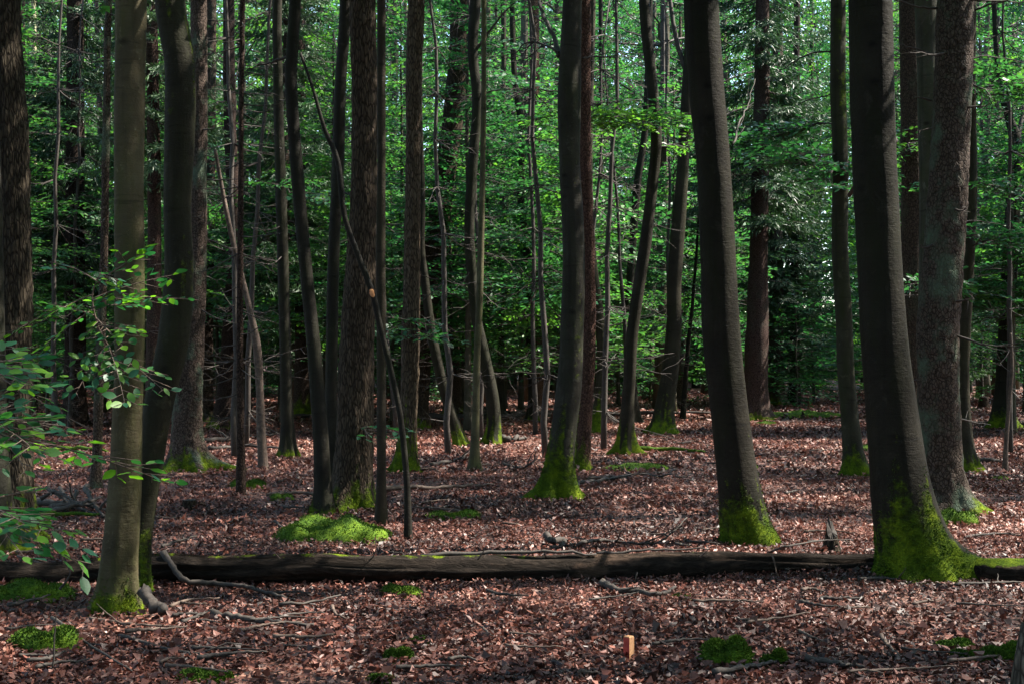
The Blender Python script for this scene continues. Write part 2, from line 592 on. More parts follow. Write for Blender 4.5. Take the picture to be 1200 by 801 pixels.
def litter_band(mb, g, y0, y1, per_m2, size, margin, zmax, oval=True):
    wy = lambda y: 0.375 * y + margin
    area = (wy(y0) + wy(y1)) * (y1 - y0)
    n = int(area * per_m2)
    y = np.sqrt(g.uniform((y0) ** 2, (y1) ** 2, n))
    x = g.uniform(-1, 1, n) * wy(y)
    bare = fbm(np.stack([x * 0.9 + 7, y * 0.6, np.zeros(n)], -1), 3)
    ok = g.uniform(size=n) > np.clip((bare - 0.56) * 6, 0, 0.65)
    x, y = x[ok], y[ok]
    n = len(x)
    z = ground_z(x, y) + g.uniform(0.004, zmax, n)
    th = g.uniform(0, 2 * math.pi, n)
    tl = g.normal(0, 0.38, n)
    ax = np.stack([np.cos(th), np.sin(th), tl], -1)
    nr = np.stack([g.normal(0, 0.5, n), g.normal(0, 0.5, n), np.ones(n)], -1)
    ln = size * np.exp(np.clip(g.normal(0, 0.34, n), -.8, .75))
    patch = fbm(np.stack([x * 0.8, y * 0.8, np.zeros(n)], -1), 3)
    soil = fbm(np.stack([x * 0.35 + 40, y * 0.35, np.zeros(n)], -1), 3)
    at = np.clip(g.beta(1.5, 2.3, n) + (patch - 0.5) * 0.8 + (soil - 0.5) * 0.7, 0, 1)
    leaves(mb, np.stack([x, y, z], -1) - ax * ln[:, None] * 0.5, ax, nr, ln, ln * g.uniform(0.36, 0.66, n),
           g.normal(0.15, 0.35, n), g.normal(0.05, 0.30, n), 0, at, oval)

g = np.random.default_rng(5)
mb = MB()
litter_band(mb, g, 5.2, 8.5, 2900, 0.031, 0.8, 0.036)
litter_band(mb, g, 8.5, 12.5, 2100, 0.034, 0.8, 0.036, False)
litter_band(mb, g, 12.5, 18.0, 1100, 0.046, 0.8, 0.036, False)
litter_band(mb, g, 18.0, 32.0, 330, 0.064, 1.0, 0.035, False)
litter_band(mb, g, 32.0, 60.0, 65, 0.10, 1.0, 0.04, False)
def drift(x, y, z, size):
    n = len(x)
    th = g.uniform(0, 2 * math.pi, n)
    ax = np.stack([np.cos(th), np.sin(th), g.normal(0, .4, n)], -1)
    ln = size * g.uniform(.7, 1.2, n)
    leaves(mb, np.stack([x, y, z], -1), ax, np.stack([g.normal(0, .5, n), g.normal(0, .5, n), np.ones(n)], -1), ln, ln * g.uniform(.4, .65, n), g.normal(.15, .3, n), g.normal(.05, .25, n), 0, g.beta(1.6, 2.2, n))
# leaves drifted against the log, and a few caught on top
n = 5200
u = g.uniform(-3.9, 2.6, n); bank = fbm(np.stack([u * 1.3, u * 0, u * 0], -1), 3)
off = np.abs(g.normal(0, .10, n))
yl = 9.62 + (u + 3.9) / 6.5 * 0.42
drift(u, yl - 0.06 - off * g.choice([1, 1, -1.6], n), np.clip(bank * 0.14 - off * .5, 0.005, .12) * g.uniform(.3, 1, n), 0.042)
n = 170
u = g.uniform(-3.9, 2.4, n)
drift(u, 9.70 + (u + 3.9) / 6.5 * 0.42 + g.normal(0, .03, n), np.full(n, 0.195) - (u + 3.9) / 6.5 * .03, 0.045)
o = obj("leaf_litter", mb.mesh("leaf_litter", [M_LITTER], smooth=False))
o["kind"] = "stuff"
tag(o, "carpet of dry reddish brown beech leaves covering the forest floor", "fallen leaves")

# ------------------------------------------------------------------ crowns shared by many trees
def crown_mesh(name, g, height, radius, nlimb, nb, leaf, base_r=0.08, oval=False, step=0.22, lstep=0.09, Lr=(0.9, 1.7), tilt=0.3, lnoise=0.35):
    """A high, spreading beech crown: upward limbs from the axis, flat boughs along every limb."""
    mb = MB()
    ax = spline([[0, 0, -0.4], [g.normal(0, .15), g.normal(0, .15), height * .5], [g.normal(0, .3), g.normal(0, .3), height * .97]], 10)
    tube(mb, ax, np.linspace(base_r, 0.012, 10), 5, 1)
    for i in range(nlimb):
        t = (i + g.uniform(0, 1)) / nlimb
        p0 = ax[min(9, int(t * 9))]
        az = i * 2.4 + g.normal(0, 0.3)
        L = radius * (0.65 + 0.5 * math.sin(math.pi * min(1, 0.25 + t * 0.75))) * g.uniform(0.7, 1.1)
        el = math.radians(g.uniform(12, 48))
        p1 = p0 + L * np.array([math.cos(az) * math.cos(el), math.sin(az) * math.cos(el), math.sin(el)])
        c = twig(mb, p0, p1, base_r * 0.45, 0.008, 4, 7, 0.08, 1, g=g)
        for k in range(nb):
            s = (k + g.uniform(0.3, 1)) / nb
            q0 = c[min(6, int(s * 6.99))]
            a2 = az + g.uniform(-1.3, 1.3)
            d = np.array([math.cos(a2), math.sin(a2), g.normal(0.05, 0.25)])
            add_bough(mb, q0, d, g.uniform(*Lr), g, 0.009, leaf, oval, step=step, lstep=lstep, twigs=False, tilt=tilt, lnoise=lnoise)
    return mb.mesh(name, [M_LEAF, M_TWIG], smooth=False)

def young_mesh(name, g, height, start, radius, nb, leaf=0.108):
    """Understorey beech foliage: flat tiers of boughs around a thin stem."""
    mb = MB()
    for i in range(nb):
        t = (i + g.uniform(0, 1)) / nb
        z = start + (height - start) * t
        az = i * 2.4 + g.normal(0, 0.4)
        L = radius * (1 - t) ** 0.6 * g.uniform(0.55, 1.15) + 0.35
        d = np.array([math.cos(az), math.sin(az), g.uniform(0.0, 0.45)])
        add_bough(mb, [0, 0, z], d, L, g, 0.012, leaf, True, step=0.105, lstep=0.056, droop=0.22, tilt=0.22, lnoise=0.28)
    return mb.mesh(name, [M_LEAF, M_TWIG], smooth=False)

def spruce_mesh(name, g, height, start, radius, nw, dens=1.5):
    """Spruce foliage: drooping boughs in whorls, hung with needle sprays."""
    mb = MB()
    z = start
    while z < height - 0.4:
        t = (z - start) / (height - start)
        for k in range(nw):
            az = g.uniform(0, 2 * math.pi)
            L = radius * (1 - t) ** 0.75 * g.uniform(0.6, 1.1) + 0.25
            n = 8
            s = np.linspace(0, 1, n)
            hd = np.array([math.cos(az), math.sin(az), 0])
            c = np.array([0, 0, z]) + hd * (s * L)[:, None]
            c[:, 2] += -0.35 * L * s + 0.22 * L * s ** 3
            tube(mb, c, np.linspace(0.014, 0.003, n), 3, 1, cap=False)
            sd = np.array([-hd[1], hd[0], 0])
            m = int(L * 26 * dens)
            u = g.uniform(0.15, 1, m)
            kk = np.clip((u * (n - 1)).astype(int), 0, n - 2)
            pb = c[kk] + (c[kk + 1] - c[kk]) * (u * (n - 1) - kk)[:, None]
            sg = np.where(g.uniform(size=m) < 0.5, -1, 1)
            tl = L * 0.36 * (1.1 - u) * g.uniform(0.5, 1.2, m) + 0.08
            td = hd * 0.65 + sd * sg[:, None] * g.uniform(0.4, 1.0, m)[:, None] + np.array([0, 0, -0.55]) * g.uniform(0.3, 1.5, m)[:, None]
            td = unit(td)
            for rep in range(4):
                f0 = rep / 4
                lp = pb + td * (tl * f0)[:, None]
                la = unit(td + g.normal(0, 0.35, (m, 3)))
                ln = np.maximum(tl * 0.42, 0.06) * g.uniform(0.7, 1.2, m)
                leaves(mb, lp, la, g.normal(0, 1, (m, 3)) + [0, 0, 0.7], ln, 0.030 + 0.018 * g.uniform(size=m), 0.2, 0.0, 0,
                       np.clip(g.normal(0.5, 0.2, m), 0, 1), False)
        z += 0.42 * g.uniform(0.7, 1.3)
    return mb.mesh(name, [M_NEEDLE, M_TWIG], smooth=False)

g = np.random.default_rng(21)
CROWN = [crown_mesh("high_crown", g, 8.0, 2.9, 15, 6, 0.165, step=0.15, lstep=0.075) for _ in range(4)]
BGCROWN = [crown_mesh("wood_crown", g, 12.0, 2.7, 34, 6, 0.115, 0.07, step=0.14, lstep=0.065, tilt=0.5, lnoise=0.7) for _ in range(4)]
YOUNG = [young_mesh("young_foliage", g, h, s, r, n) for h, s, r, n in
         ((6.5, 1.2, 2.1, 78), (8.5, 1.9, 2.3, 92), (5.5, 1.0, 1.9, 62), (10.0, 2.4, 2.4, 104), (8.0, 2.6, 2.2, 80), (2.6, 0.2, 1.3, 40))]
YOUNG_H = [6.5, 8.5, 5.5, 10.0, 8.0, 2.6]
SPRUCE = [spruce_mesh("spruce_foliage", g, h, s, r, n) for h, s, r, n in ((13, 2.6, 1.9, 6), (16, 3.6, 2.2, 6), (9, 1.2, 1.6, 6))]
SPRUCE_H = [13, 16, 9]

# ------------------------------------------------------------------ trees traced from the photograph
MATS = {'beech': M_BEECH, 'rough': M_ROUGH, 'spruce': M_SPRUCE, 'dead': M_DEAD}

def trunk_mesh(name, pts, d, kind, seed, flare=0.6, moss=0.0, mossd=0.3, height=16.0, lobes=5, roots=0.0, ease=0.28, streak=0.0, fine=False, tilt=0.0, rootdirs=()):
    """pts: [(px, py, width px)] from top to bottom. The distance d comes from where the base meets the ground."""
    g = np.random.default_rng(seed)
    pts = sorted(pts, key=lambda p: -p[1])                       # bottom first
    k = d / F
    c = np.array([P(p[0], p[1], d) for p in pts])
    r = np.array([p[2] * k / 2 for p in pts])
    c[:, 1] += np.linspace(0, tilt, len(c))
    base = c[0].copy()
    gz = float(ground_z(base[0], base[1]))
    c[0, 2] = gz
    below = c[0] + [0, 0, -0.25]
    ztop_vis = CAMH + HZ * k
    # go on above the picture: keep the last lean, slowly straightening
    last = c[-1]; lean = unit(c[-1] - c[-2]) * np.array([0.6, 0.6, 1]); ext = []
    if height > last[2] + 0.5:
        m = 4
        for i in range(1, m + 1):
            hh = (height - last[2]) * i / m
            ext.append(last + np.array([lean[0] / max(lean[2], .3) * hh * 0.5 + g.normal(0, 0.05 * hh ** .5), g.normal(0, 0.05 * hh ** .5), hh]))
        r = np.concatenate([r, r[-1] * np.linspace(0.85, 0.25, m)])
    C = np.vstack([below, c] + ([np.array(ext)] if ext else []))
    R = np.concatenate([[r[0]], r])
    full = np.column_stack([C, R])
    dz = 0.03 if fine else 0.09
    nd = int((ztop_vis + 0.6) / dz)
    S = spline(full, 400)
    zz = np.maximum.accumulate(S[:, 2] + np.arange(400) * 1e-7)
    zl = np.concatenate([np.linspace(zz[0], min(ztop_vis + 0.5, height - 0.1), nd), np.linspace(min(ztop_vis + 0.6, height), max(height, ztop_vis + .7), 12)[1:]]) if height > ztop_vis else np.linspace(zz[0], zz[-1], nd)
    cx = np.interp(zl, zz, S[:, 0]); cyy = np.interp(zl, zz, S[:, 1]); rr = np.maximum(np.interp(zl, zz, S[:, 3]), 0.004)
    cc = np.column_stack([cx, cyy, zl])
    rm = float(np.median(r[:max(2, len(r) // 2)]))
    seg = (72 if fine else (28 if rm > 0.08 else 12))
    th = np.linspace(0, 2 * math.pi, seg, endpoint=False)
    TH, ZZ = np.meshgrid(th, zl)
    RR = np.repeat(rr[:, None], seg, 1)
    zrel = np.maximum(ZZ - gz, 0)
    ph = g.uniform(0, 6.28)
    lob = 0.5 + 0.5 * np.cos(TH * lobes + ph + 0.9 * np.sin(TH * 2 + ph))
    lob2 = lob ** 2
    cyl = np.stack([np.cos(TH) * 1.2, np.sin(TH) * 1.2, ZZ * 0.9 + seed], -1)
    mod = 1 + (fbm(cyl * 1.6, 3) - 0.5) * 0.16
    mod += flare * np.exp(-zrel / ease) * (0.35 + 0.65 * lob)
    mod += roots * np.exp(-zrel / 0.09) * lob2 * 1.2
    if not rootdirs and kind != 'dead' and rm > 0.045:
        rootdirs = [(g.uniform(-25, 25) + 72 * i_, g.uniform(0.35, 1.1), g.uniform(.26, .42)) for i_ in range(5)]
    for ang, amp, wid in rootdirs:                       # angle: 0 left, 90 away, 180 right, 270 towards the viewer
        dth = np.abs((TH - math.radians(ang) + math.pi) % (2 * math.pi) - math.pi)
        prof = np.exp(-(dth / wid) ** 2)
        mod += amp * prof * (0.40 * np.exp(-zrel / 0.26) + 0.60 * np.exp(-zrel / 0.075))
    if kind == 'rough':
        a = rm * 34
        n1 = fbm(np.stack([np.cos(TH) * a, np.sin(TH) * a, ZZ * 6 + seed], -1), 2)
        mod += (np.abs(n1 - 0.5) * 2 - 0.3) * (0.028 / rm if fine else 0.012 / rm) * 0.9
    elif kind == 'spruce':
        a = rm * 24
        n1 = fbm(np.stack([np.cos(TH) * a, np.sin(TH) * a, ZZ * 17 + seed], -1), 2)
        mod += (n1 - 0.5) * (0.028 / rm if fine else 0.015 / rm)
    elif kind == 'beech':
        n1 = fbm(np.stack([np.cos(TH) * 3, np.sin(TH) * 3, ZZ * 3.5 + seed], -1), 3)
        mod += (n1 - 0.5) * 0.05
    mn = fbm(np.stack([np.cos(TH) * 1.4, np.sin(TH) * 1.4, ZZ * 2.2 + seed * 3], -1), 3)
    mo = np.zeros_like(TH)
    if moss > 0:
        moss = moss * (1.5 if d > 15 else 1.15)
        sx = fbm(np.stack([np.cos(TH) * 3.2, np.sin(TH) * 3.2, ZZ * 0.8 + seed * 5], -1), 3)      # tongues running up the stem
        reach = moss * np.clip(0.35 + 2.4 * (sx - 0.38) + 0.5 * (mn - 0.5), 0.12, 2.2)
        mo = np.clip(0.95 - 0.62 * zrel / np.maximum(reach, 0.02), 0, 0.92)
    if streak > 0:
        # moss running up one side of the stem
        side = np.clip(np.cos(TH - 4.25), 0, 1)
        mo = np.maximum(mo, np.clip((mn - 0.42) * 4, 0, 1) * side * streak * np.clip((fbm(np.stack([TH * 0, TH * 0, ZZ * 1.1 + seed], -1), 2) - .35) * 4, 0.2, 1))
    mb = MB()
    v = tube(mb, cc, rr, seg, 0, mo, mod)
    me = mb.mesh(name, [MATS[kind]], True, base * [1, 1, 0] + [0, 0, gz], attr='moss')
    # positions for moss tufts
    V = v[:len(zl) * seg].reshape(len(zl), seg, 3)
    top = np.array([np.interp(height, zl, cx), np.interp(height, zl, cyy), height])
    return me, np.array([base[0], base[1], gz]), V, mo, cc, rr

def tufts(mb, pts, nrm, g, ln, mat=0):
    n = len(pts)
    ax = unit(nrm + g.normal(0, 0.45, (n, 3)) + [0, 0, 0.25])
    L = ln * g.uniform(0.6, 1.4, n)
    leaves(mb, pts - ax * 0.003, ax, g.normal(0, 1, (n, 3)), L, L * 0.45, 0.1, 0.0, mat, 0.0, False)

TREES = {}
BARK = 0.48
def tree(key, name, kind, pts, label, base=None, flare=0.6, moss=0.0, height=None, crown=0.9, color=(1, 1, 1, 0.0), fine=False, fuzz=0, cat="tree", group=None, crown_z=None, **kw):
    pts = list(pts)
    by = max(p[1] for p in pts) if base is None else base
    d = gdist(by)
    topvis = CAMH + HZ * d / F
    if height is None:
        height = topvis + 7.0
    seed = (sum(map(ord, key)) * 37) % 997
    me, loc, V, mo, cc, rr = trunk_mesh(name + "_trunk", pts, d, kind, seed, flare, moss, height=height, fine=fine, **kw)
    t = thing(name, label, cat, loc, group)
    tr = obj("trunk", me, t)
    tr.color = (color[0] * BARK, color[1] * BARK, color[2] * BARK, color[3])
    g = np.random.default_rng(seed + 5)
    if crown > 0:
        cz = crown_z if crown_z is not None else topvis + 0.9
        i = int(np.argmin(abs(cc[:, 2] - cz)))
        o = obj("crown", CROWN[seed % 4], t, cc[i] - loc)
        s = crown * g.uniform(0.9, 1.1)
        o.scale = (s, s, min(1.15, s * 1.05))
        o.rotation_euler = (0, 0, g.uniform(0, 6.28))
    if fuzz:
        nr_, ns_ = V.shape[:2]
        w = np.where(V[:-1, :, 2] > loc[2] - 0.06, np.clip(mo[:-1] - 0.3, 0, 1), 0).reshape(-1)
        if w.sum() > 0:
            idx = g.choice(len(w), fuzz, p=w / w.sum())
            i_, j_ = idx // ns_, idx % ns_
            u_, v_ = g.uniform(size=(fuzz, 1)), g.uniform(size=(fuzz, 1)); j2_ = (j_ + 1) % ns_
            pp = (V[i_, j_] * (1 - u_) + V[i_ + 1, j_] * u_) * (1 - v_) + (V[i_, j2_] * (1 - u_) + V[i_ + 1, j2_] * u_) * v_
            nx = unit((pp - cc[i_]) * [1, 1, 0])
            mb = MB(); tufts(mb, pp, nx, g, 0.014)
            o = obj("moss", mb.mesh("trunk_moss", [M_MOSS], False, loc), t)
            o["kind"] = "stuff"
    TREES[key] = (t, loc, d, cc, rr)
    return t

def branch(key, pts, r0=0.012, r1=0.003, depth=0.0, name="branch", mat=None, sub=0):
    """A bare side branch of a traced tree, through photo points at the tree's own distance."""
    t, loc, d, cc, rr = TREES[key]
    n = len(pts)
    c = np.array([P(x, y, d) + [0, depth * i / max(1, n - 1), 0] for i, (x, y) in enumerate(pts)])
    i = int(np.argmin(abs(cc[:, 2] - c[0, 2])))
    if depth == 0 or True:
        c[0, 1] = cc[i, 1]
    s = spline(c, max(5, 4 * n))
    g = np.random.default_rng(int(abs(pts[0][0] * 7 + pts[0][1])))
    s[1:-1] += g.normal(0, 0.006, s[1:-1].shape)
    mb = MB(); tube(mb, s, np.linspace(r0, r1, len(s)), 6)
    L = np.linalg.norm(c[-1] - c[0])
    for k in range(sub):
        j = g.integers(2, len(s) - 1)
        dd = unit(unit(s[j] - s[j - 1]) + g.normal(0, 0.6, 3)) * L * g.uniform(0.12, 0.4)
        twig(mb, s[j], s[j] + dd, r0 * 0.4, 0.0015, 3, 5, 0.08, g=g)
    return obj(name, mb.mesh(name, [mat or M_TWIG], True, loc, 'v'), t)

def leafy(key, px, py, ex, ey, depth, n=4, L=1.2, leaf=0.075, spread=0.5, tone=0.55, r0=0.014):
    n, leaf, L = int(n * 1.7), leaf * 1.3, L * 1.1
    """A leafy bough of a traced tree: a limb from the trunk at (px, py) to (ex, ey), carrying flat sprays."""
    t, loc, d, cc, rr = TREES[key]
    p0 = P(px, py, d); i = int(np.argmin(abs(cc[:, 2] - p0[2]))); p0 = cc[i]
    p1 = P(ex, ey, d + depth)
    g = np.random.default_rng(int(px * 3 + py * 7 + ex))
    mb = MB()
    c = twig(mb, p0, p1, r0, 0.005, 5, 9, 0.05, 1, g=g, sag=-0.06)
    dirv = unit(p1 - p0)
    az0 = math.atan2(dirv[1], dirv[0])
    for k in range(n):
        s = 0.3 + 0.7 * (k + g.uniform(0, 1)) / n
        q = c[min(8, int(s * 8))]
        a = az0 + g.normal(0, spread) * 1.4
        add_bough(mb, q, [math.cos(a), math.sin(a), g.normal(0.03, 0.12)], L * g.uniform(0.7, 1.2), g, 0.008, leaf, True,
                  tone=tone + g.normal(0, 0.08), step=0.10, lstep=0.05)
    return obj("leafy_bough", mb.mesh("leafy_bough", [M_LEAF, M_TWIG], False, loc), t)

def stubs(key, z0, z1, n, Lr=(0.15, 0.7), r=0.008, az=None, sub=2):
    r *= 1.4; sub += 2
    """Dead lower twigs sticking out of a conifer trunk, each a part of its own."""
    t, loc, d, cc, rr = TREES[key]
    g = np.random.default_rng(n * 13 + int(z0 * 10) + len(key))
    for k in range(n):
        z = z0 + (z1 - z0) * (k + g.uniform()) / n
        i = int(np.argmin(abs(cc[:, 2] - z)))
        a = g.uniform(0, 2 * math.pi) if az is None else az + g.normal(0, 0.6)
        L = g.uniform(*Lr)
        hd = np.array([math.cos(a), math.sin(a), g.normal(-0.12, 0.15)])
        mb = MB()
        p0 = cc[i] + hd * rr[i] * 0.7
        c = twig(mb, p0, p0 + hd * L, r, 0.002, 4, 6, 0.05, sag=0.05, g=g)
        for q in range(sub):
            j = g.integers(2, 6)
            dd = unit(hd + g.normal(0, 0.7, 3)) * L * g.uniform(0.2, 0.5)
            twig(mb, c[j], c[j] + dd, r * 0.4, 0.0012, 3, 4, 0.08, g=g)
        obj("dead_twig", mb.mesh("dead_twig", [M_TWIG], True, loc), t)

# --- nearest trunks
tree("T1", "oak_tree", 'rough', [(14, 632, 46), (16, 560, 42), (16, 400, 42), (14, 200, 40), (3, 0, 40)],
     "thick tree with deeply furrowed brown bark between a dark trunk and the stick pile", flare=0.35, moss=0.5, fine=True, color=(1.0, .95, .85, 0), fuzz=1500)
tree("T1b", "beech_tree", 'beech', [(-2, 648, 38), (-6, 560, 32), (-10, 400, 30), (-14, 200, 28), (-25, 0, 26)],
     "dark smooth trunk pressed close against the thick furrowed trunk", flare=0.4, moss=0.4, color=(.6, .6, .55, 0))
tree("T2", "beech_tree", 'beech', [(138, 716, 42), (142, 640, 40), (147, 560, 37), (149, 500, 35), (152, 400, 34), (151, 200, 34), (153, 60, 36), (154, 0, 36)],
     "smooth straight beech with a leafy side shoot and mossy foot, before the log", flare=0.25, moss=0.2, ease=0.2, color=(1.5, 1.35, .92, 0), fuzz=2000, lobes=4, rootdirs=((320, 1.0, .35), (200, .7, .35), (265, .5, .3), (10, .8, .3), (90, .6, .4)))
tree("T3", "beech_tree", 'beech', [(160, 694, 22), (165, 620, 26), (176, 540, 30), (187, 470, 34), (203, 400, 36), (210, 320, 34), (208, 240, 32), (211, 150, 35), (210, 70, 35), (199, 0, 35)],
     "dark snaking beech streaked with moss, foot hidden behind the straight smooth beech", flare=0.25, moss=0.2, streak=0.75, color=(.5, .5, .36, 0), fuzz=900)
tree("T38", "beech_tree", 'beech', [(1074, 676, 74), (1066, 640, 72), (1056, 580, 68), (1047, 500, 60), (1036, 400, 55), (1030, 300, 51), (1025, 200, 51), (1022, 100, 51), (1020, 0, 50)],
     "large dark smooth beech with thick bright moss on its broad flaring roots, before the log", flare=0.2, moss=0.62, ease=0.2, color=(.34, .31, .26, 0), fuzz=9000, lobes=5, rootdirs=((12, .65, .35), (195, 1.7, .38), (245, .9, .3), (300, .7, .33), (90, .8, .4)))
tree("T35", "beech_tree", 'beech', [(876, 640, 52), (868, 590, 50), (857, 500, 44), (846, 400, 44), (841, 300, 41), (836, 200, 40), (828, 100, 41), (822, 0, 41)],
     "large dark leaning beech with mossy foot right behind the log, beside the pointed stump", flare=0.12, moss=0.5, color=(.34, .30, .25, 0), fuzz=4000, lobes=4, streak=.3, rootdirs=((190, .55, .4), (240, .5, .35), (350, .4, .4), (300, .3, .3)))
tree("T40", "spruce_tree", 'spruce', [(1107, 600, 50), (1104, 560, 46), (1102, 500, 46), (1099, 400, 48), (1106, 300, 46), (1112, 200, 45), (1117, 100, 43), (1119, 0, 42)],
     "stout scaly spruce with pale green lichen on its bark, behind the large mossy beech", flare=0.2, moss=0.14, fine=True, color=(.95, .95, .9, .9), fuzz=900, rootdirs=((185, 1.1, .3), (220, .8, .3), (300, .8, .3), (350, .6, .35)))
tree("T16", "oak_tree", 'rough', [(413, 598, 46), (414, 560, 42), (416, 500, 41), (419, 400, 39), (424, 300, 36), (427, 200, 30), (427, 100, 30), (425, 0, 30)],
     "stout furrowed grey brown trunk with moss skirt behind the round moss mound", flare=0.4, moss=0.3, roots=0.2, fine=True, color=(1.35, 1.2, 1.08, 0), fuzz=1500)
tree("T13", "beech_tree", 'beech', [(380, 604, 20), (378, 560, 19), (375, 500, 18), (367, 400, 16), (357, 300, 15), (348, 200, 15), (341, 100, 14), (343, 50, 14), (346, 0, 14)],
     "slender blackish smooth stem curving up out of the round moss mound", flare=0.6, moss=0.12, color=(.42, .40, .38, 0), crown=.75, ease=.15, fuzz=300)
tree("T17", "beech_tree", 'beech', [(447, 616, 13), (447, 560, 11), (447, 480, 11), (447, 400, 11), (446, 300, 11), (447, 200, 10), (447, 100, 10), (447, 0, 10)],
     "straight thin dark stem standing at the edge of the round moss mound", flare=0.5, color=(.7, .6, .52, 0), crown=.6)
tree("T14", "beech_tree", 'beech', [(478, 632, 8.8), (477, 570, 7.2), (473, 520, 7.2), (467, 475, 6.8), (456, 425, 6.8), (445, 380, 6.8), (437, 345, 7.2), (420, 300, 6.4), (403, 250, 6.0), (396, 190, 6.4), (380, 150, 5.2), (367, 105, 4.0), (352, 62, 3.2)],
     "thin bent black stem with an orange wound, leaning over towards the slender blackish stem", flare=0.4, color=(.4, .38, .38, 0), crown=0, height=0.0)
tree("T27", "beech_tree", 'beech', [(655, 586, 34), (656, 550, 32), (661, 500, 30), (667, 450, 30), (670, 400, 27), (672, 300, 26), (671, 250, 25), (668, 200, 25), (667, 150, 27), (667, 100, 28), (671, 0, 22)],
     "smooth dark beech with moss climbing its spreading roots, in front of the reddish barked trunk", flare=0.2, moss=0.75, ease=0.25, color=(.72, .70, .68, 0), fuzz=5000, lobes=4, streak=.3, rootdirs=((345, 2.2, .32), (300, 1.0, .3), (235, .9, .3), (195, 1.3, .33), (90, .9, .4)))
tree("T28", "spruce_tree", 'spruce', [(680, 552, 20), (684, 510, 17), (688, 450, 17), (691, 400, 15), (690, 300, 14), (686, 200, 14), (685, 100, 15), (685, 0, 14)],
     "reddish brown trunk standing right behind the smooth beech with spreading mossy roots", flare=0.3, moss=0.35, color=(1.15, .8, .7, 0), crown=.7)
tree("T18", "oak_tree", 'rough', [(476, 554, 26), (477, 520, 22), (479, 480, 20), (481, 400, 21), (483, 300, 19), (484, 200, 18), (485, 100, 18), (488, 0, 19)],
     "straight pale brown rough trunk with sun flecks and a mossy foot", flare=0.35, moss=0.5, fine=True, color=(1.8, 1.6, 1.4, 0), fuzz=500)
tree("T4", "spruce_tree", 'spruce', [(222, 550, 42), (220, 520, 36), (220, 480, 34), (224, 400, 30), (231, 300, 22), (232, 200, 21), (233, 100, 20), (233, 0, 19)],
     "greyish spruce with wide mossy roots beside the small sawn stump", flare=0.2, moss=0.24, lobes=4, color=(1.05, 1.0, .95, 1), ease=.16, fine=True, fuzz=900, rootdirs=((185, 2.2, .25), (230, 1.2, .25), (310, 1.0, .25), (350, 1.2, .28)))
tree("T37", "beech_tree", 'beech', [(1004, 558, 26), (1000, 530, 22), (997, 500, 21), (992, 440, 20), (989, 370, 19), (984, 290, 19), (985, 200, 18), (982, 100, 18), (982, 0, 17)],
     "mossy medium beech standing alone between the lit spruce and the large dark beech", flare=0.35, moss=0.35, streak=0.5, color=(.75, .75, .6, 0), fuzz=700)
tree("T39", "beech_tree", 'beech', [(1088, 575, 30), (1090, 400, 28), (1091, 250, 26), (1089, 130, 26), (1085, 0, 26)],
     "smooth grey trunk hidden behind the scaly spruce, showing beside its upper part", color=(1.3, 1.35, 1.3, 0))
tree("T41", "spruce_tree", 'spruce', [(1066, 535, 30), (1068, 400, 27), (1070, 250, 26), (1068, 100, 25), (1066, 0, 24)],
     "brown spruce trunk standing in the gap behind the large dark beech", color=(.9, .8, .72, .3))
tree("T42", "beech_tree", 'beech', [(1134, 553, 20), (1131, 520, 17), (1128, 450, 16), (1129, 400, 16), (1133, 330, 15), (1138, 230, 14), (1137, 100, 13), (1138, 0, 12)],
     "slim straight trunk with bright moss on its foot behind the scaly spruce", flare=0.5, moss=0.25, color=(.85, .78, .65, 0), fuzz=300)
# --- middle distance
tree("T5", "dead_tree", 'spruce', [(112, 572, 13), (114, 520, 11), (117, 420, 11), (122, 300, 9), (124, 180, 9), (126, 50, 8), (127, 0, 8)],
     "thin straight grey pole of a dead young spruce beside the stick pile", flare=0.3, color=(1, .95, .85, .8), crown=0, height=7.5)
tree("T8", "dead_tree", 'spruce', [(282, 578, 11), (282, 520, 9), (281, 400, 8), (282, 250, 7), (283, 120, 6), (284, 0, 6)],
     "very thin dark pole with many bare twigs near the sawn stump", flare=0.4, color=(.65, .55, .5, 0), crown=0, height=7.5)
tree("T9", "dead_tree", 'dead', [(308, 548, 11), (306, 500, 10), (304, 450, 9), (301, 405, 10), (292, 360, 7), (282, 320, 7), (270, 270, 6), (260, 220, 5), (252, 175, 4)],
     "broken crooked dead stem of pale wood leaning over at its top", flare=0.3, crown=0, height=0)
tree("T10", "spruce_tree", 'spruce', [(262, 502, 24), (266, 450, 21), (271, 380, 19), (274, 300, 17), (272, 200, 15), (269, 130, 14), (268, 0, 13)],
     "dark slightly leaning spruce trunk standing behind the very thin twiggy pole", flare=0.4, color=(.5, .42, .4, 0), moss=.15)
tree("T11", "spruce_tree", 'spruce', [(240, 494, 19), (241, 400, 17), (244, 250, 15), (246, 100, 14), (247, 0, 13)],
     "grey spruce trunk just behind the greyish spruce with wide roots", flare=0.3, color=(.8, .75, .7, .4), moss=.2)
tree("T12", "beech_tree", 'beech', [(337, 535, 16), (336, 480, 14), (334, 400, 13), (330, 250, 13), (327, 150, 12), (325, 55, 11), (325, 0, 11)],
     "thin upright dark trunk between the crooked dead stem and the curving blackish stem", flare=0.5, color=(.5, .48, .42, 0), crown=.7, moss=.1)
tree("T15", "beech_tree", 'beech', [(391, 566, 16), (388, 480, 14), (389, 400, 14), (391, 300, 14), (396, 200, 14), (399, 100, 14), (405, 0, 14)],
     "dark slim trunk tucked behind the stout furrowed trunk by the moss mound", flare=0.4, color=(.45, .43, .4, 0), crown=.7)
tree("T19", "oak_tree", 'rough', [(488, 502, 24), (493, 430, 25), (500, 360, 26), (509, 300, 27), (516, 250, 26), (522, 200, 25), (529, 150, 24), (537, 80, 25), (541, 0, 26)],
     "big rough trunk leaning away behind the sun flecked trunk", flare=0.3, color=(.95, .82, .7, 0), moss=.3)
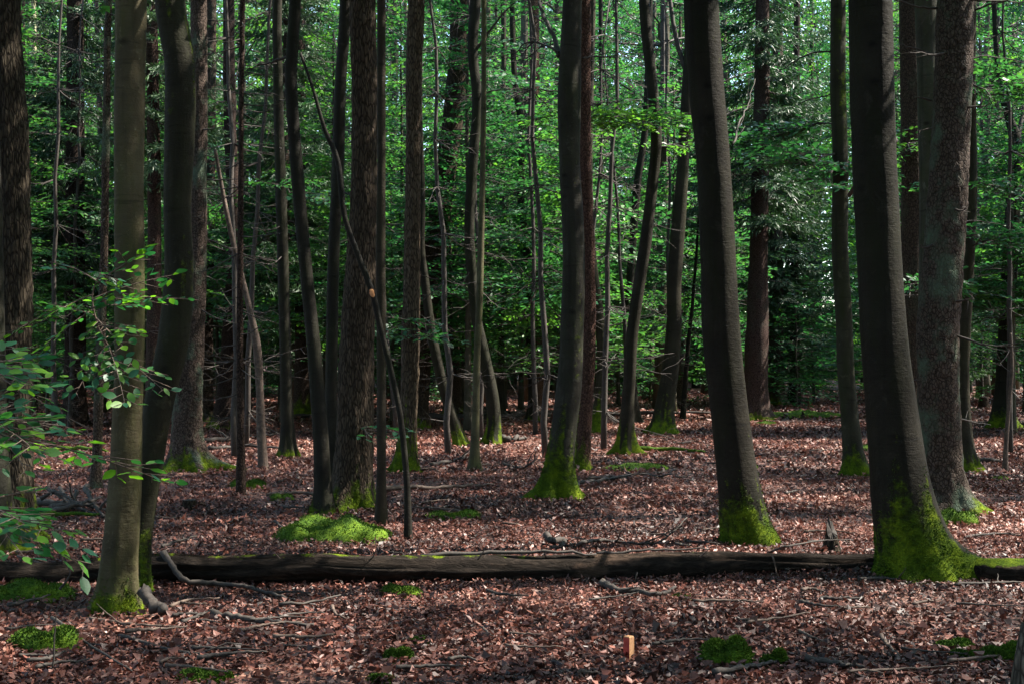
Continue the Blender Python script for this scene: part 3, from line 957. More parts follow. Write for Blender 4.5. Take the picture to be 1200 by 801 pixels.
tree("T20", "spruce_tree", 'spruce', [(531, 486, 19), (531, 420, 16), (530, 330, 15), (530, 240, 14), (532, 100, 13), (534, 0, 12)],
     "upright grey brown trunk behind the thin slanting trunk", flare=0.5, color=(.95, .85, .72, .2), moss=.2)
tree("T21", "beech_tree", 'beech', [(540, 522, 14), (532, 495, 12), (524, 470, 12), (514, 430, 12), (505, 385, 11), (498, 330, 10), (494, 290, 8), (495, 230, 7), (492, 120, 6), (494, 0, 5)],
     "thin dark trunk slanting sharply, moss along its lower side", flare=0.3, moss=.35, color=(.42, .40, .32, 0), crown=.5)
tree("T22", "beech_tree", 'beech', [(577, 520, 17), (579, 490, 15), (575, 455, 15), (566, 410, 13), (558, 370, 12), (552, 310, 12), (550, 260, 12), (554, 190, 12), (559, 120, 12), (554, 60, 12), (557, 0, 13)],
     "wavy dark trunk with a bowed mossy foot behind the thin pale pole", flare=0.4, moss=.4, color=(.5, .5, .42, 0), crown=.8)
tree("T23", "beech_tree", 'beech', [(556, 552, 11), (557, 500, 9), (559, 420, 8), (562, 350, 8), (565, 230, 7), (567, 100, 6), (567, 0, 6)],
     "thin pale olive pole standing straight in the open leaf litter", flare=0.5, color=(1.9, 1.8, 1.3, 0), crown=.45)
tree("T24", "beech_tree", 'beech', [(587, 488, 9), (587, 400, 8), (588, 280, 7), (590, 100, 6), (590, 0, 6)],
     "very slim straight trunk behind the wavy trunk with bowed foot", color=(.8, .75, .65, 0), crown=.5)
tree("T25", "beech_tree", 'beech', [(625, 494, 12), (624, 450, 10), (620, 380, 9), (617, 290, 9), (610, 230, 8), (612, 160, 8), (603, 90, 7), (600, 0, 6)],
     "slim crooked dark trunk near the fallen thin poles", moss=.15, color=(.5, .45, .38, 0), crown=.6)
tree("T26", "spruce_tree", 'spruce', [(631, 480, 17), (630, 400, 15), (629, 300, 14), (627, 150, 12), (626, 0, 11)],
     "warm brown trunk just behind the slim crooked dark trunk", color=(1.3, 1.05, .8, 0), crown=.7)
tree("T29", "beech_tree", 'beech', [(698, 508, 16), (703, 470, 13), (706, 420, 13), (701, 360, 11), (694, 300, 10), (690, 200, 9), (692, 100, 8), (694, 0, 8)],
     "bowed slim trunk with a mossy foot behind the reddish barked trunk", flare=.5, moss=.55, color=(.8, .76, .6, 0), crown=.6)
tree("T30", "beech_tree", 'beech', [(702, 482, 6), (704, 300, 5.5), (704, 150, 5), (704, 0, 5)],
     "pencil thin dark pole rising behind the bowed slim trunk", color=(.45, .42, .38, 0), crown=.4)
tree("T31", "beech_tree", 'beech', [(733, 532, 19), (735, 480, 15), (738, 440, 14), (740, 400, 14), (748, 340, 14), (757, 280, 14), (764, 220, 13), (769, 170, 13), (767, 130, 13), (762, 80, 13), (755, 0, 13)],
     "wavy dark trunk carrying a flat spray of bright green leaves", flare=.3, moss=.4, color=(.55, .5, .45, 0), crown=.8, lobes=3, rootdirs=((350, 1.8, .35), (200, 2.2, .35), (270, .9, .3)))
tree("T32", "beech_tree", 'beech', [(744, 496, 12), (737, 400, 10), (738, 340, 9.5), (742, 280, 9), (747, 215, 9), (755, 160, 8), (758, 110, 7), (762, 0, 6)],
     "thinner wavy stem just behind the wavy trunk with the leaf spray", color=(.45, .42, .4, 0), crown=.5)
tree("T33", "beech_tree", 'beech', [(775, 509, 26), (780, 470, 21), (786, 430, 20), (790, 380, 18), (790, 340, 17), (793, 290, 17), (798, 230, 15), (802, 170, 14), (805, 110, 13), (807, 50, 10), (807, 0, 9)],
     "dark beech with an olive mossy foot, forking at its top", flare=.7, moss=.45, color=(.58, .55, .45, 0), crown=.9, lobes=4)
tree("T34", "beech_tree", 'beech', [(800, 490, 6), (806, 410, 5), (812, 350, 4), (818, 262, 3), (819, 150, 3), (822, 0, 3)],
     "hair thin dark sapling leaning beside the dark forking beech", color=(.4, .38, .34, 0), crown=.35)
tree("T36", "spruce_tree", 'spruce', [(887, 491, 32), (886, 450, 28), (887, 400, 27), (889, 300, 22), (891, 200, 20), (893, 100, 18), (894, 0, 16)],
     "tall straight spruce with a sunlit pale patch low on its bark", flare=.35, moss=.12, roots=.4, color=(1.05, .88, .88, .2), crown=0, height=17)
tree("T36b", "spruce_tree", 'spruce', [(909, 475, 20), (909, 400, 17), (910, 300, 15), (911, 150, 13), (912, 0, 11)],
     "greenish grey spruce just behind the tall spruce with the sunlit patch", moss=.25, color=(1.1, 1.1, 1.0, .8), crown=0, height=17, flare=.4)
tree("T36c", "spruce_tree", 'spruce', [(931, 474, 14), (931, 380, 11), (932, 250, 9), (933, 100, 8), (934, 0, 7)],
     "dark slim spruce behind the leafy bushes next to the tall spruces", color=(.4, .36, .36, 0), crown=0, height=15, flare=.4)
tree("T43", "beech_tree", 'beech', [(1174, 502, 28), (1176, 460, 20), (1179, 400, 19), (1183, 320, 19), (1187, 240, 17), (1190, 170, 15), (1183, 140, 10), (1172, 100, 8), (1167, 50, 6), (1165, 0, 6)],
     "dark trunk with crooked top standing on a wide mossy foot near the small dead sapling", flare=.3, moss=.4, color=(.5, .5, .45, 0), crown=.7, lobes=4, rootdirs=((340, .9, .35), (190, 1.1, .35), (270, .7, .3)))
tree("T44", "dead_tree", 'dead', [(1178, 553, 6), (1179, 520, 5), (1182, 480, 4.5), (1186, 430, 4), (1184, 390, 3)],
     "short thin dead sapling in front of the dark trunk with wide mossy foot", crown=0, height=0, color=(.6, .5, .45, 0), flare=.3)
tree("T6", "spruce_tree", 'spruce', [(88, 500, 26), (88, 400, 24), (88, 250, 22), (88, 100, 20), (88, 0, 19)],
     "nearly black spruce trunk under dark drooping needle boughs", color=(.5, .45, .42, 0), crown=0, height=17, flare=.3)
tree("T7", "spruce_tree", 'spruce', [(180, 516, 20), (180, 420, 18), (181, 300, 16), (180, 150, 15), (178, 0, 13)],
     "reddish dark spruce with dead twigs between the straight beech and the snaking beech", color=(.8, .65, .6, .2), crown=0, height=14, flare=.3)
tree("T47", "spruce_tree", 'spruce', [(355, 490, 22), (355, 420, 19), (354, 300, 17), (352, 150, 15), (350, 0, 14)],
     "brown spruce with mossy foot behind the slender curving blackish stem", moss=.35, color=(.85, .75, .68, .2), crown=0, height=15, flare=.35)
tree("T46", "pale_sunlit_tree", 'beech', [(42, 478, 9), (42, 400, 8), (41, 300, 8), (40, 200, 7), (39, 0, 6)],
     "slim very pale trunk beside the thick furrowed tree", color=(9, 8.5, 7.5, 0), crown=.6, flare=.2)  # bark colour raised far up to stand for sunlight on this stem

# spruce boughs on the conifers whose foliage shows
for key, i, s, z in (("T6", 0, 1.0, 0.6), ("T36", 1, 1.0, 1.5), ("T36b", 1, .9, 0.0), ("T36c", 0, .9, -1.0), ("T7", 0, .8, 2.8), ("T47", 0, .9, 1.5)):
    t, loc, d, cc, rr = TREES[key]
    k = int(np.argmin(abs(cc[:, 2] - 6)))
    o = obj("crown", SPRUCE[i], t, (cc[k] - loc) * [1, 1, 0] + [0, 0, z])
    o.scale = (s, s, s); o.rotation_euler = (0, 0, len(key) + i)

# dead twigs, forks and boughs
stubs("T40", 1.0, 5.6, 14, (0.15, 0.75), 0.010)
stubs("T8", 1.0, 6.0, 26, (0.2, 0.7), 0.006)
stubs("T5", 1.5, 6.0, 16, (0.15, 0.5), 0.006)
stubs("T7", 1.5, 8.5, 22, (0.3, 1.1), 0.010)
stubs("T4", 1.8, 7.0, 16, (0.2, 0.9), 0.009)
stubs("T10", 1.2, 8.0, 22, (0.4, 1.4), 0.012, sub=3)
stubs("T20", 4.0, 10.0, 20, (0.4, 1.6), 0.012, sub=4)
stubs("T26", 4.0, 11.5, 26, (0.5, 1.9), 0.014, sub=5)
stubs("T24", 4.0, 10.0, 18, (0.4, 1.6), 0.010, sub=4)
stubs("T12", 2.5, 7.0, 7, (0.3, 1.2), 0.008)
stubs("T25", 3.5, 9.5, 12, (0.4, 1.6), 0.010, sub=4)
stubs("T32", 4.0, 8.0, 6, (0.3, 1.0), 0.008)
stubs("T30", 3.0, 9.0, 10, (0.3, 1.2), 0.007)
stubs("T47", 3.0, 8.0, 14, (0.4, 1.4), 0.010)
stubs("T11", 2.0, 8.0, 16, (0.3, 1.2), 0.010)
stubs("T36", 3.0, 9.0, 10, (0.2, 0.8), 0.014)
branch("T40", [(1098, 10), (1075, 12), (1045, 7), (1020, 3)], 0.014, 0.003, -0.3, sub=1)
branch("T40", [(1096, 64), (1070, 60), (1048, 58)], 0.012, 0.003, -0.2, sub=1)
branch("T40", [(1092, 118), (1078, 117), (1064, 119)], 0.012, 0.004, -0.2)
branch("T40", [(1136, 14), (1165, 8), (1205, 12)], 0.012, 0.003, -0.3, sub=2)
branch("T40", [(1134, 70), (1165, 64), (1205, 68)], 0.010, 0.003, 0.2, sub=2)
branch("T40", [(1128, 260), (1150, 257), (1200, 262)], 0.008, 0.002, 0.3, sub=2)
branch("T13", [(345, 66), (325, 69), (305, 72), (285, 76)], 0.016, 0.004, 0.2, sub=1)
branch("T33", [(805, 85), (797, 60), (790, 25), (786, -10), (786, -60)], 0.055, 0.03, 0.3, name="fork")
branch("T43", [(1190, 172), (1198, 150), (1206, 120)], 0.06, 0.04, 0.3, name="fork")
branch("T43", [(1187, 205), (1180, 190), (1176, 170)], 0.04, 0.01, -0.3)
branch("T27", [(655, 62), (640, 50), (618, 42), (598, 58)], 0.018, 0.004, 0.5, sub=3)
branch("T27", [(655, 66), (651, 40), (641, 10), (634, -20)], 0.03, 0.02, 0.8)
branch("T27", [(683, 68), (700, 62), (716, 60), (735, 55)], 0.014, 0.004, 0.5, sub=3)
branch("T22", [(557, 60), (570, 45), (590, 22), (606, 10)], 0.03, 0.010, -0.5, sub=3)
branch("T22", [(558, 110), (590, 108), (620, 112)], 0.016, 0.004, -0.5, sub=4)
branch("T35", [(858, 170), (872, 140), (890, 110), (905, 70)], 0.010, 0.003, 0.8, sub=4)
branch("T37", [(975, 60), (950, 62), (925, 75), (902, 90)], 0.014, 0.003, 0.2, sub=4)
branch("T37", [(975, 110), (945, 118), (905, 132)], 0.010, 0.003, 0.2, sub=3)
branch("T21", [(514, 430), (502, 400), (496, 372)], 0.02, 0.006, 0.2)
branch("T38", [(1048, 165), (1054, 180), (1056, 200)], 0.03, 0.02, 1.5)
# orange wound on the bent stem
t, loc, d, cc, rr = TREES["T14"]
zq = np.linspace(P(0, 351, d)[2], P(0, 337, d)[2], 6)
wc = np.column_stack([np.interp(zq, cc[:, 2], cc[:, i]) for i in (0, 1)] + [zq])
wr = np.interp(zq, cc[:, 2], rr)
wc[:, 1] -= wr * 0.45
mb = MB(); tube(mb, wc, wr * np.array([.25, .62, .85, .8, .7, .2]), 10, mod=1 + np.random.default_rng(1).normal(0, .08, (6, 10)))
obj("wound", mb.mesh("wound", [M_SCAR], True, loc), t)

for a in (("T31", 768, 145, 665, 132, -0.5, 14, 0.8, 0.076, 0.8, 0.85), ("T31", 768, 145, 715, 138, -1.0, 10, 0.75, 0.074, 0.9, 0.8), ("T31", 768, 150, 800, 140, -0.8, 7, 0.7, 0.072, 0.7, 0.8), ("T31", 768, 150, 740, 150, -1.2, 6, 0.7, 0.072, 0.7, 0.6),
          ("T31", 767, 165, 805, 175, 0.6, 5, 0.6, 0.07, 0.7, 0.5),
          ("T18", 480, 385, 455, 372, -0.6, 4, 0.55, 0.07, 0.8, 0.35), ("T18", 480, 395, 505, 390, -0.7, 5, 0.5, 0.07, 0.8, 0.3),
          ("T19", 515, 240, 500, 228, -1.0, 8, 0.9, 0.075, 0.8, 0.8), ("T19", 520, 215, 545, 240, -1.2, 7, 0.9, 0.075, 0.8, 0.7),
          ("T16", 420, 505, 432, 510, -0.45, 4, 0.32, 0.06, 0.5, 0.45),
          ("T12", 330, 215, 345, 235, -0.8, 4, 0.8, 0.075, 0.8, 0.5),
          ("T37", 985, 180, 940, 200, -0.4, 9, 0.9, 0.075, 0.7, 0.25), ("T37", 985, 150, 930, 160, 0.8, 9, 0.9, 0.075, 0.7, 0.3), ("T37", 984, 190, 970, 225, -0.9, 7, 0.8, 0.075, 0.9, 0.3),
          ("T42", 1136, 220, 1165, 215, 0.3, 8, 0.9, 0.075, 0.8, 0.35), ("T42", 1134, 290, 1170, 280, -0.3, 8, 0.9, 0.075, 0.8, 0.4), ("T42", 1138, 120, 1165, 95, -0.2, 9, 1.0, 0.075, 0.8, 0.3),
          ("T42", 1130, 350, 1105, 330, -1.0, 5, 0.8, 0.075, 0.8, 0.4), ("T41", 1068, 170, 1068, 180, -1.4, 7, 0.7, 0.075, 1.5, 0.35), ("T41", 1068, 330, 1066, 350, -1.2, 6, 0.7, 0.075, 1.5, 0.3),
          ("T43", 1185, 280, 1150, 285, -0.6, 8, 1.1, 0.08, 0.9, 0.5), ("T43", 1185, 330, 1170, 350, -1.2, 8, 1.1, 0.08, 0.9, 0.5), ("T43", 1180, 400, 1200, 420, -1.2, 6, 1.0, 0.08, 0.9, 0.4)):
    leafy(*a)

# ------------------------------------------------------------------ near leaves, each its own part
def leaf_object_mesh(g):
    n = 6
    u = np.linspace(0, 1, n)
    w = 0.27 * np.sin(np.pi * u ** 0.9) ** 0.85
    v, q = [], []
    bend = g.normal(-0.08, 0.05); f = g.uniform(0.05, 0.2)
    for i in range(n):
        z = bend * (u[i]) ** 2
        wav = 0.015 * math.sin(i * 2.6)
        v += [[-w[i], u[i], z + f * w[i] + wav], [0, u[i], z], [w[i], u[i], z + f * w[i] - wav]]
    for i in range(n - 1):
        a = i * 3
        q += [[a, a + 1, a + 4, a + 3], [a + 1, a + 2, a + 5, a + 4]]
    mb = MB(); mb.add(v, q)
    return mb.mesh("leaf", [M_LEAFNEAR], True)
M_LEAFNEAR = leaf_mat("near_beech_leaf", (0.010, 0.062, 0.034), (0.024, 0.100, 0.034), (0.085, 0.200, 0.016), (1.9, 2.1, 0.85), tw=0.48, rnd=1.0, spec=0.28)
gL = np.random.default_rng(77)
LEAFM = [leaf_object_mesh(gL) for _ in range(4)]

def leaf_parts(parent, loc, pos, ax, nr, size, g):
    from mathutils import Matrix
    for p, a, n in zip(pos, ax, nr):
        y = a / np.linalg.norm(a)
        x = np.cross(y, n); x /= np.linalg.norm(x)
        z = np.cross(x, y)
        s = size * g.uniform(0.65, 1.2)
        o = bpy.data.objects.new("leaf", LEAFM[g.integers(0, 4)])
        M = Matrix(((x[0] * s, y[0] * s, z[0] * s, p[0] - loc[0]), (x[1] * s, y[1] * s, z[1] * s, p[1] - loc[1]), (x[2] * s, y[2] * s, z[2] * s, p[2] - loc[2]), (0, 0, 0, 1)))
        col.objects.link(o)
        o.parent = parent
        o.matrix_local = M

def shoot(parent, loc, main, r0, sprays, size, g, lstep=0.042, cap=290):
    """A leafy shoot: a branch part whose sub-parts are its leaves. main: world points; sprays: (world start, direction, length)."""
    mb = MB()
    c = spline(main, 16)
    tube(mb, c, np.linspace(r0, r0 * 0.3, 16), 6)
    P_, A_, N_ = [], [], []
    for p0, dv, L in sprays:
        cc, segs, pos, ax, nr = bough(p0, dv, L, g, step=0.036, lstep=lstep, side=0.40, droop=0.1, tilt=0.18)
        tube(mb, cc, np.linspace(r0 * 0.5, 0.0015, len(cc)), 5)
        for a, b in segs:
            tube(mb, np.array([a, b]), [0.002, 0.001], 4)
        P_.append(pos); A_.append(ax); N_.append(nr)
    br = obj("branch", mb.mesh("shoot_branch", [M_DEAD], True, loc), parent)
    P_, A_, N_ = np.concatenate(P_), np.concatenate(A_), np.concatenate(N_)
    vis = np.flatnonzero(P_[:, 0] * F / P_[:, 1] + 600 > -12)            # leaves that would only lie outside the frame are left out
    keep = g.permutation(vis)[:cap]
    leaf_parts(br, loc, P_[keep], A_[keep], N_[keep], size, g)

g = np.random.default_rng(9)
t, loc, d, cc, rr = TREES["T2"]
d2 = d - 0.12
mainp = [P(150, 436, d - 0.02), P(137, 421, d2 - .05), P(126, 404, d2 - .12), P(114, 380, d2 - .2), P(108, 345, d2 - .25), P(118, 320, d2 - .3)]
def sp(x, y, dd, ex, ey, ed, L=None):
    a = P(x, y, d + dd); b = P(ex, ey, d + ed)
    return (a, b - a, float(np.linalg.norm(b - a)) if L is None else L)
shoot(t, loc, mainp, 0.009, [
    sp(126, 404, -.24, 84, 452, -.5), sp(132, 414, -.2, 198, 446, -.45), sp(126, 404, -.24, 150, 458, -.75), sp(114, 380, -.32, 165, 384, -.6), sp(112, 370, -.33, 62, 352, -.6),
    sp(110, 360, -.35, 150, 350, -.6), sp(109, 350, -.37, 200, 312, -.3), sp(114, 330, -.4, 72, 300, -.1), sp(114, 332, -.4, 170, 287, -.55), sp(109, 352, -.37, 205, 338, -.6),
    sp(110, 362, -.35, 48, 400, -.5), sp(112, 372, -.3, 135, 395, -.7), sp(118, 320, -.4, 140, 330, -.5), sp(109, 345, -.35, 20, 380, -.2)], 0.072, g)

# young beech just outside the frame, its branches reaching in
xs_ = P(-95, 0, 4.9)
sap = thing("young_beech", "low leafy beech branches reaching in beside the thick furrowed tree", "sapling", (xs_[0], 4.9, float(ground_z(xs_[0], 4.9))))
sl = np.array([xs_[0], 4.9, 0.0])
mb = MB()
stem = spline([sl + [0, 0, -.1], sl + [.03, 0, .8], sl + [-.02, .05, 1.6], sl + [.05, .1, 2.6]], 14)
tube(mb, stem, np.linspace(0.022, 0.006, 14), 8)
obj("stem", mb.mesh("stem", [M_TWIG], True, sl), sap)
def sq(x, y, dd, ex, ey, ed):
    a = P(x, y, dd); b = P(ex, ey, ed)
    return (a, b - a, float(np.linalg.norm(b - a)))
g = np.random.default_rng(19)
shoot(sap, sl, [stem[6], P(-60, 480, 4.9), P(-20, 500, 5.0), P(30, 520, 5.1)], 0.008,
      [sq(-40, 490, 4.95, 60, 440, 5.1), sq(-25, 498, 5.0, 95, 490, 5.3), sq(10, 512, 5.05, 182, 545, 5.5), sq(-20, 500, 5.0, 45, 540, 4.8), sq(-40, 490, 4.95, 55, 505, 4.6), sq(-30, 500, 5, 20, 465, 5.3), sq(-25, 500, 5, 30, 520, 4.9), sq(-25, 500, 5, 38, 480, 4.7), sq(-20, 505, 5, 60, 525, 5.0)], 0.068, g, cap=140)
shoot(sap, sl, [stem[7], P(-60, 440, 4.9), P(-20, 430, 5.0)], 0.007,
      [sq(-50, 440, 4.9, 42, 408, 5.2), sq(-20, 432, 5.0, 32, 465, 4.8), sq(-40, 440, 4.9, 30, 395, 5.3), sq(-30, 436, 4.9, 50, 440, 4.7), sq(-30, 436, 4.9, 25, 420, 4.6)], 0.066, g, cap=80)
shoot(sap, sl, [stem[4], P(-60, 600, 4.7), P(-20, 590, 4.6)], 0.007,
      [sq(-40, 595, 4.7, 55, 615, 4.5), sq(-20, 590, 4.6, 40, 570, 4.8), sq(-30, 592, 4.65, 30, 640, 4.4), sq(-10, 600, 4.65, 95, 655, 4.6), sq(-30, 592, 4.6, 35, 600, 4.3), sq(-30, 592, 4.6, 45, 630, 4.7)], 0.070, g, cap=75)

# ------------------------------------------------------------------ the wood behind: young beeches, tall beeches, spruces
def stem_mesh(name, g, height, r, kind, wob=0.12, seg=9, twigs=0):
    n = 18
    t = np.linspace(0, 1, n)
    c = np.zeros((n, 3)); c[:, 2] = -0.2 + (height + 0.2) * t
    w = np.cumsum(g.normal(0, wob / 4, (n, 2)), 0)
    c[:, :2] = (w - w[0]) * np.minimum(1, t * 3)[:, None] * 0.8
    rr = r * (1 - 0.8 * t)
    rr[0] *= 1.6; rr[1] *= 1.15
    mb = MB(); tube(mb, c, rr, seg)
    for k in range(twigs):
        i = int(g.integers(2, 11)); az = g.uniform(0, 6.28); L = g.uniform(.4, 1.8)
        d_ = np.array([math.cos(az), math.sin(az), g.normal(-.05, .25)])
        q_ = twig(mb, c[i], c[i] + d_ * L, 0.016, 0.004, 4, 6, 0.07, g=g, sag=.05)
        for _ in range(3):
            j = int(g.integers(2, 5))
            twig(mb, q_[j], q_[j] + unit(d_ + g.normal(0, .6, 3)) * L * .45, 0.007, 0.003, 3, 4, .08, g=g)
    return mb.mesh(name, [MATS[kind]], True, attr='moss')

g = np.random.default_rng(31)
YSTEM = [stem_mesh("young_stem", g, h * 0.97, 0.035 + h * 0.004, 'beech', 0.05, 6) for h in YOUNG_H]
SSTEM = [stem_mesh("spruce_stem", g, h, 0.13, 'spruce', 0.02, twigs=22) for h in SPRUCE_H]
TSTEM = [stem_mesh("tall_stem", g, 15, r, 'beech', 0.16) for r in (0.13, 0.17, 0.10, 0.2)]
WSTEM = [stem_mesh("tall_wood_stem", g, 20, r, 'beech', 0.2, twigs=26) for r in (0.12, 0.16, 0.10, 0.19)]

placed = []
def ok_place(x, y, gap):
    for (a, b) in placed:
        if (a - x) ** 2 + (b - y) ** 2 < gap * gap:
            return False
    for tt in TREES.values():
        if (tt[1][0] - x) ** 2 + (tt[1][1] - y) ** 2 < (gap * 0.5) ** 2:
            return False
    return True

def wood_tree(kind, x, y, s, g, label, group):
    label = label % behind(x, y)
    z = float(ground_z(x, y))
    rot = g.uniform(0, 6.28)
    if kind == 'young':
        i = int(g.integers(0, 5)); st, cr, nm, off = YSTEM[i], YOUNG[i], "young_beech", 0
    elif kind == 'bush':
        i = 5; st, cr, nm, off = YSTEM[i], YOUNG[i], "young_beech", 0
    elif kind == 'spruce':
        i = int(g.integers(0, 3)); st, cr, nm, off = SSTEM[i], SPRUCE[i], "spruce_tree", 0
    else:
        i = int(g.integers(0, 4)); st, cr, nm, off = WSTEM[i], BGCROWN[int(g.integers(0, 4))], "beech_tree", g.uniform(3.0, 9.0)
    t = thing(nm, label, "tree", (x, y, z), group)
    t.scale = (s, s, s)
    t.rotation_euler = (0, 0, rot)
    tr = obj("trunk", st, t)
    b = g.uniform(0.45, 1.0)
    tr.color = (b, b * .95, b * .85, g.uniform(0, .5))
    obj("crown", cr, t, (0, 0, off))
    placed.append((x, y))

SHORT = dict(T1="thick furrowed tree", T2="straight smooth beech", T3="snaking beech", T38="large mossy beech", T35="leaning beech by the log", T40="scaly lichened spruce",
    T16="stout furrowed trunk", T13="curving blackish stem", T27="beech with spreading mossy roots", T18="sun flecked rough trunk", T4="greyish spruce with wide roots",
    T37="mossy medium beech", T42="slim trunk with mossy foot", T12="thin upright dark trunk", T19="big leaning rough trunk", T22="wavy trunk with bowed foot", T23="thin pale pole",
    T29="bowed slim trunk", T31="wavy trunk with leaf spray", T33="dark forking beech", T36="tall sunlit spruce", T43="dark trunk with crooked top", T6="blackish spruce", T10="dark leaning spruce")
def behind(x, y):
    u = x / y
    k = min(SHORT, key=lambda k: abs(TREES[k][3][min(len(TREES[k][3]) - 1, 20)][0] / TREES[k][2] - u))
    return SHORT[k]
L_YOUNG = ("young beech with layered green leaves in the wood behind the %s", "young beeches in the wood behind")
L_LOW = ("low leafy beech bush in the wood behind the %s", "low beech bushes in the wood behind")
L_TALL = ("tall slim green crowned beech in the wood behind the %s", "tall beeches in the wood behind")
L_SPR = ("green spruce with drooping boughs in the wood behind the %s", "spruces in the wood behind")
L_AROUND = ("tall beech of the surrounding wood whose crown shades the leaf covered floor", "beeches of the surrounding wood")

g = np.random.default_rng(44)
def scatter(kind, n, y0, y1, gap, lab, smin=0.85, smax=1.2, wx=0.40, side=0):
    c = 0
    for _ in range(n * 40):
        if c >= n:
            break
        y = math.sqrt(g.uniform(y0 * y0, y1 * y1))
        x = g.uniform(-1, 1) * (wx * y + 1.5)
        if side:
            x = side * abs(x)
        if y < 62 and 0.165 < x / y < 0.262 and kind != 'bush':        # the open way to the small clearing
            continue
        if kind in ('tall', 'spruce') and 30 < y < 48 and x / y > 0.262 and g.uniform() < 0.6:      # lets the sun into the clearing
            continue
        if kind == 'bush' and y < 38 and x / y < 0.2:
            continue
        if ok_place(x, y, gap):
            wood_tree(kind, x, y, g.uniform(smin, smax), g, *lab)
            c += 1
scatter('bush', 7, 34, 50, 1.5, L_LOW)
scatter('spruce', 12, 28, 52, 2.6, L_SPR, side=-1)
scatter('spruce', 14, 34, 66, 2.6, L_SPR)
scatter('bush', 12, 40, 58, 1.6, L_LOW, 0.9, 1.3)
scatter('young', 42, 27, 45, 1.8, L_YOUNG)
scatter('tall', 120, 32, 78, 1.9, L_TALL, 0.95, 1.3)
scatter('bush', 34, 58, 78, 1.6, L_LOW, 1.2, 1.9)
scatter('young', 56, 44, 78, 1.9, L_YOUNG, 0.9, 1.5)

L_DEAD = ("thin dead twiggy pole in the wood behind the %s", "dead poles in the wood behind")
g = np.random.default_rng(71)
DSTEM = []
for h in (8, 11, 9.5):
    mb = MB()
    c = np.zeros((14, 3)); c[:, 2] = np.linspace(-.2, h, 14); c[:, :2] = np.cumsum(g.normal(0, .035, (14, 2)), 0); c[:2, :2] = 0
    tube(mb, c, np.linspace(.055, .012, 14), 6)
    for k in range(58):
        z = g.uniform(.9, h); i = min(12, int((z + .2) / (h + .2) * 13)); az = g.uniform(0, 6.28); L = g.uniform(.3, 1.3)
        d_ = np.array([math.cos(az), math.sin(az), g.normal(-.12, .22)])
        q_ = twig(mb, c[i], c[i] + d_ * L, .011, .003, 3, 6, .06, g=g, sag=.06)
        for _ in range(3):
            j = int(g.integers(2, 5)); twig(mb, q_[j], q_[j] + unit(d_ + g.normal(0, .6, 3)) * L * .5, .005, .002, 3, 4, .1, g=g)
    DSTEM.append(mb.mesh("dead_pole", [M_TWIG], True))
def dead_poles(n, y0, y1):
    c = 0
    for _ in range(n * 30):
        if c >= n:
            break
        y = g.uniform(y0, y1); x = g.uniform(-1, 1) * .38 * y
        if (y < 50 and .165 < x / y < .265) or not ok_place(x, y, 1.4):
            continue
        o = obj("dead_tree", DSTEM[c % 3], None, (x, y, float(ground_z(x, y))))
        o.rotation_euler = (g.normal(0, .04), g.normal(0, .04), g.uniform(0, 6.28))
        tag(o, L_DEAD[0] % behind(x, y), "dead tree", L_DEAD[1])
        placed.append((x, y)); c += 1
dead_poles(26, 21, 42)

# trees all round, outside the picture, whose crowns close the canopy
def around():
    g = np.random.default_rng(52)
    for iy in range(-8, 14):
        for ix in range(-9, 12):
            x = ix * 4.1 + g.uniform(-1.3, 1.3) + (2.05 if iy % 2 else 0)
            y = iy * 4.0 + g.uniform(-1.3, 1.3)
            if abs(x) < 0.375 * max(y, 0) + 1.3 or (abs(x) < 3.2 and -3 < y < 4):
                continue
            if abs(x) > 0.375 * max(y, 0) + (20 if x > 0 else 12):
                continue
            if g.uniform() < 0.10:
                continue
            z = float(ground_z(x, y))
            t = thing("beech_tree", L_AROUND[0], "tree", (x, y, z), L_AROUND[1])
            t.rotation_euler = (0, 0, g.uniform(0, 6.28))
            tr = obj("trunk", TSTEM[int(g.integers(0, 4))], t); tr.color = (.7, .66, .6, 0)
            far = y < -5 or abs(x) > 0.375 * max(y, 0) + 6
            o = obj("crown", (BGCROWN if far else CROWN)[int(g.integers(0, 4))], t, (0, 0, g.uniform(2.0, 4.0) if far else g.uniform(6.5, 9.0)))
            s = g.uniform(1.0, 1.3); o.scale = (s, s, s)
around()

# far-off wood that reads as one mass
def far_wood():
    g = np.random.default_rng(3)
    mb = MB()
    n = 1700
    for k in range(n):
        y = g.uniform(78, 120)
        x = g.uniform(-1, 1) * (0.42 * y + 12)
        z = g.uniform(0, 1) * 31 + 0.3 if k % 5 else g.uniform(0.2, 3.5)
        m = 180
        R = g.uniform(1.4, 3.0)
        p = g.normal(0, 1, (m, 3)); p = unit(p) * (g.uniform(0.2, 1, (m, 1)) ** 0.5) * [R, R, R * 0.45] + [x, y, z]
        p[:, 2] = np.maximum(p[:, 2], 0.1)
        ax = g.normal(0, 1, (m, 3)) * [1, 1, 0.35]
        nr = g.normal(0, 1, (m, 3)) + [0, 0, .3]
        ln = g.uniform(0.30, 0.60, m)
        leaves(mb, p, ax, nr, ln, ln * .6, 0.1, 0, 0, np.clip(g.uniform(0, 1) + g.normal(0, .15, m), 0, 1), False)
    o = obj("far_wood", mb.mesh("far_wood", [M_LEAF], False))
    o["kind"] = "stuff"
    tag(o, "far green wall of leaves closing the view between the trunks", "far wood")
far_wood()

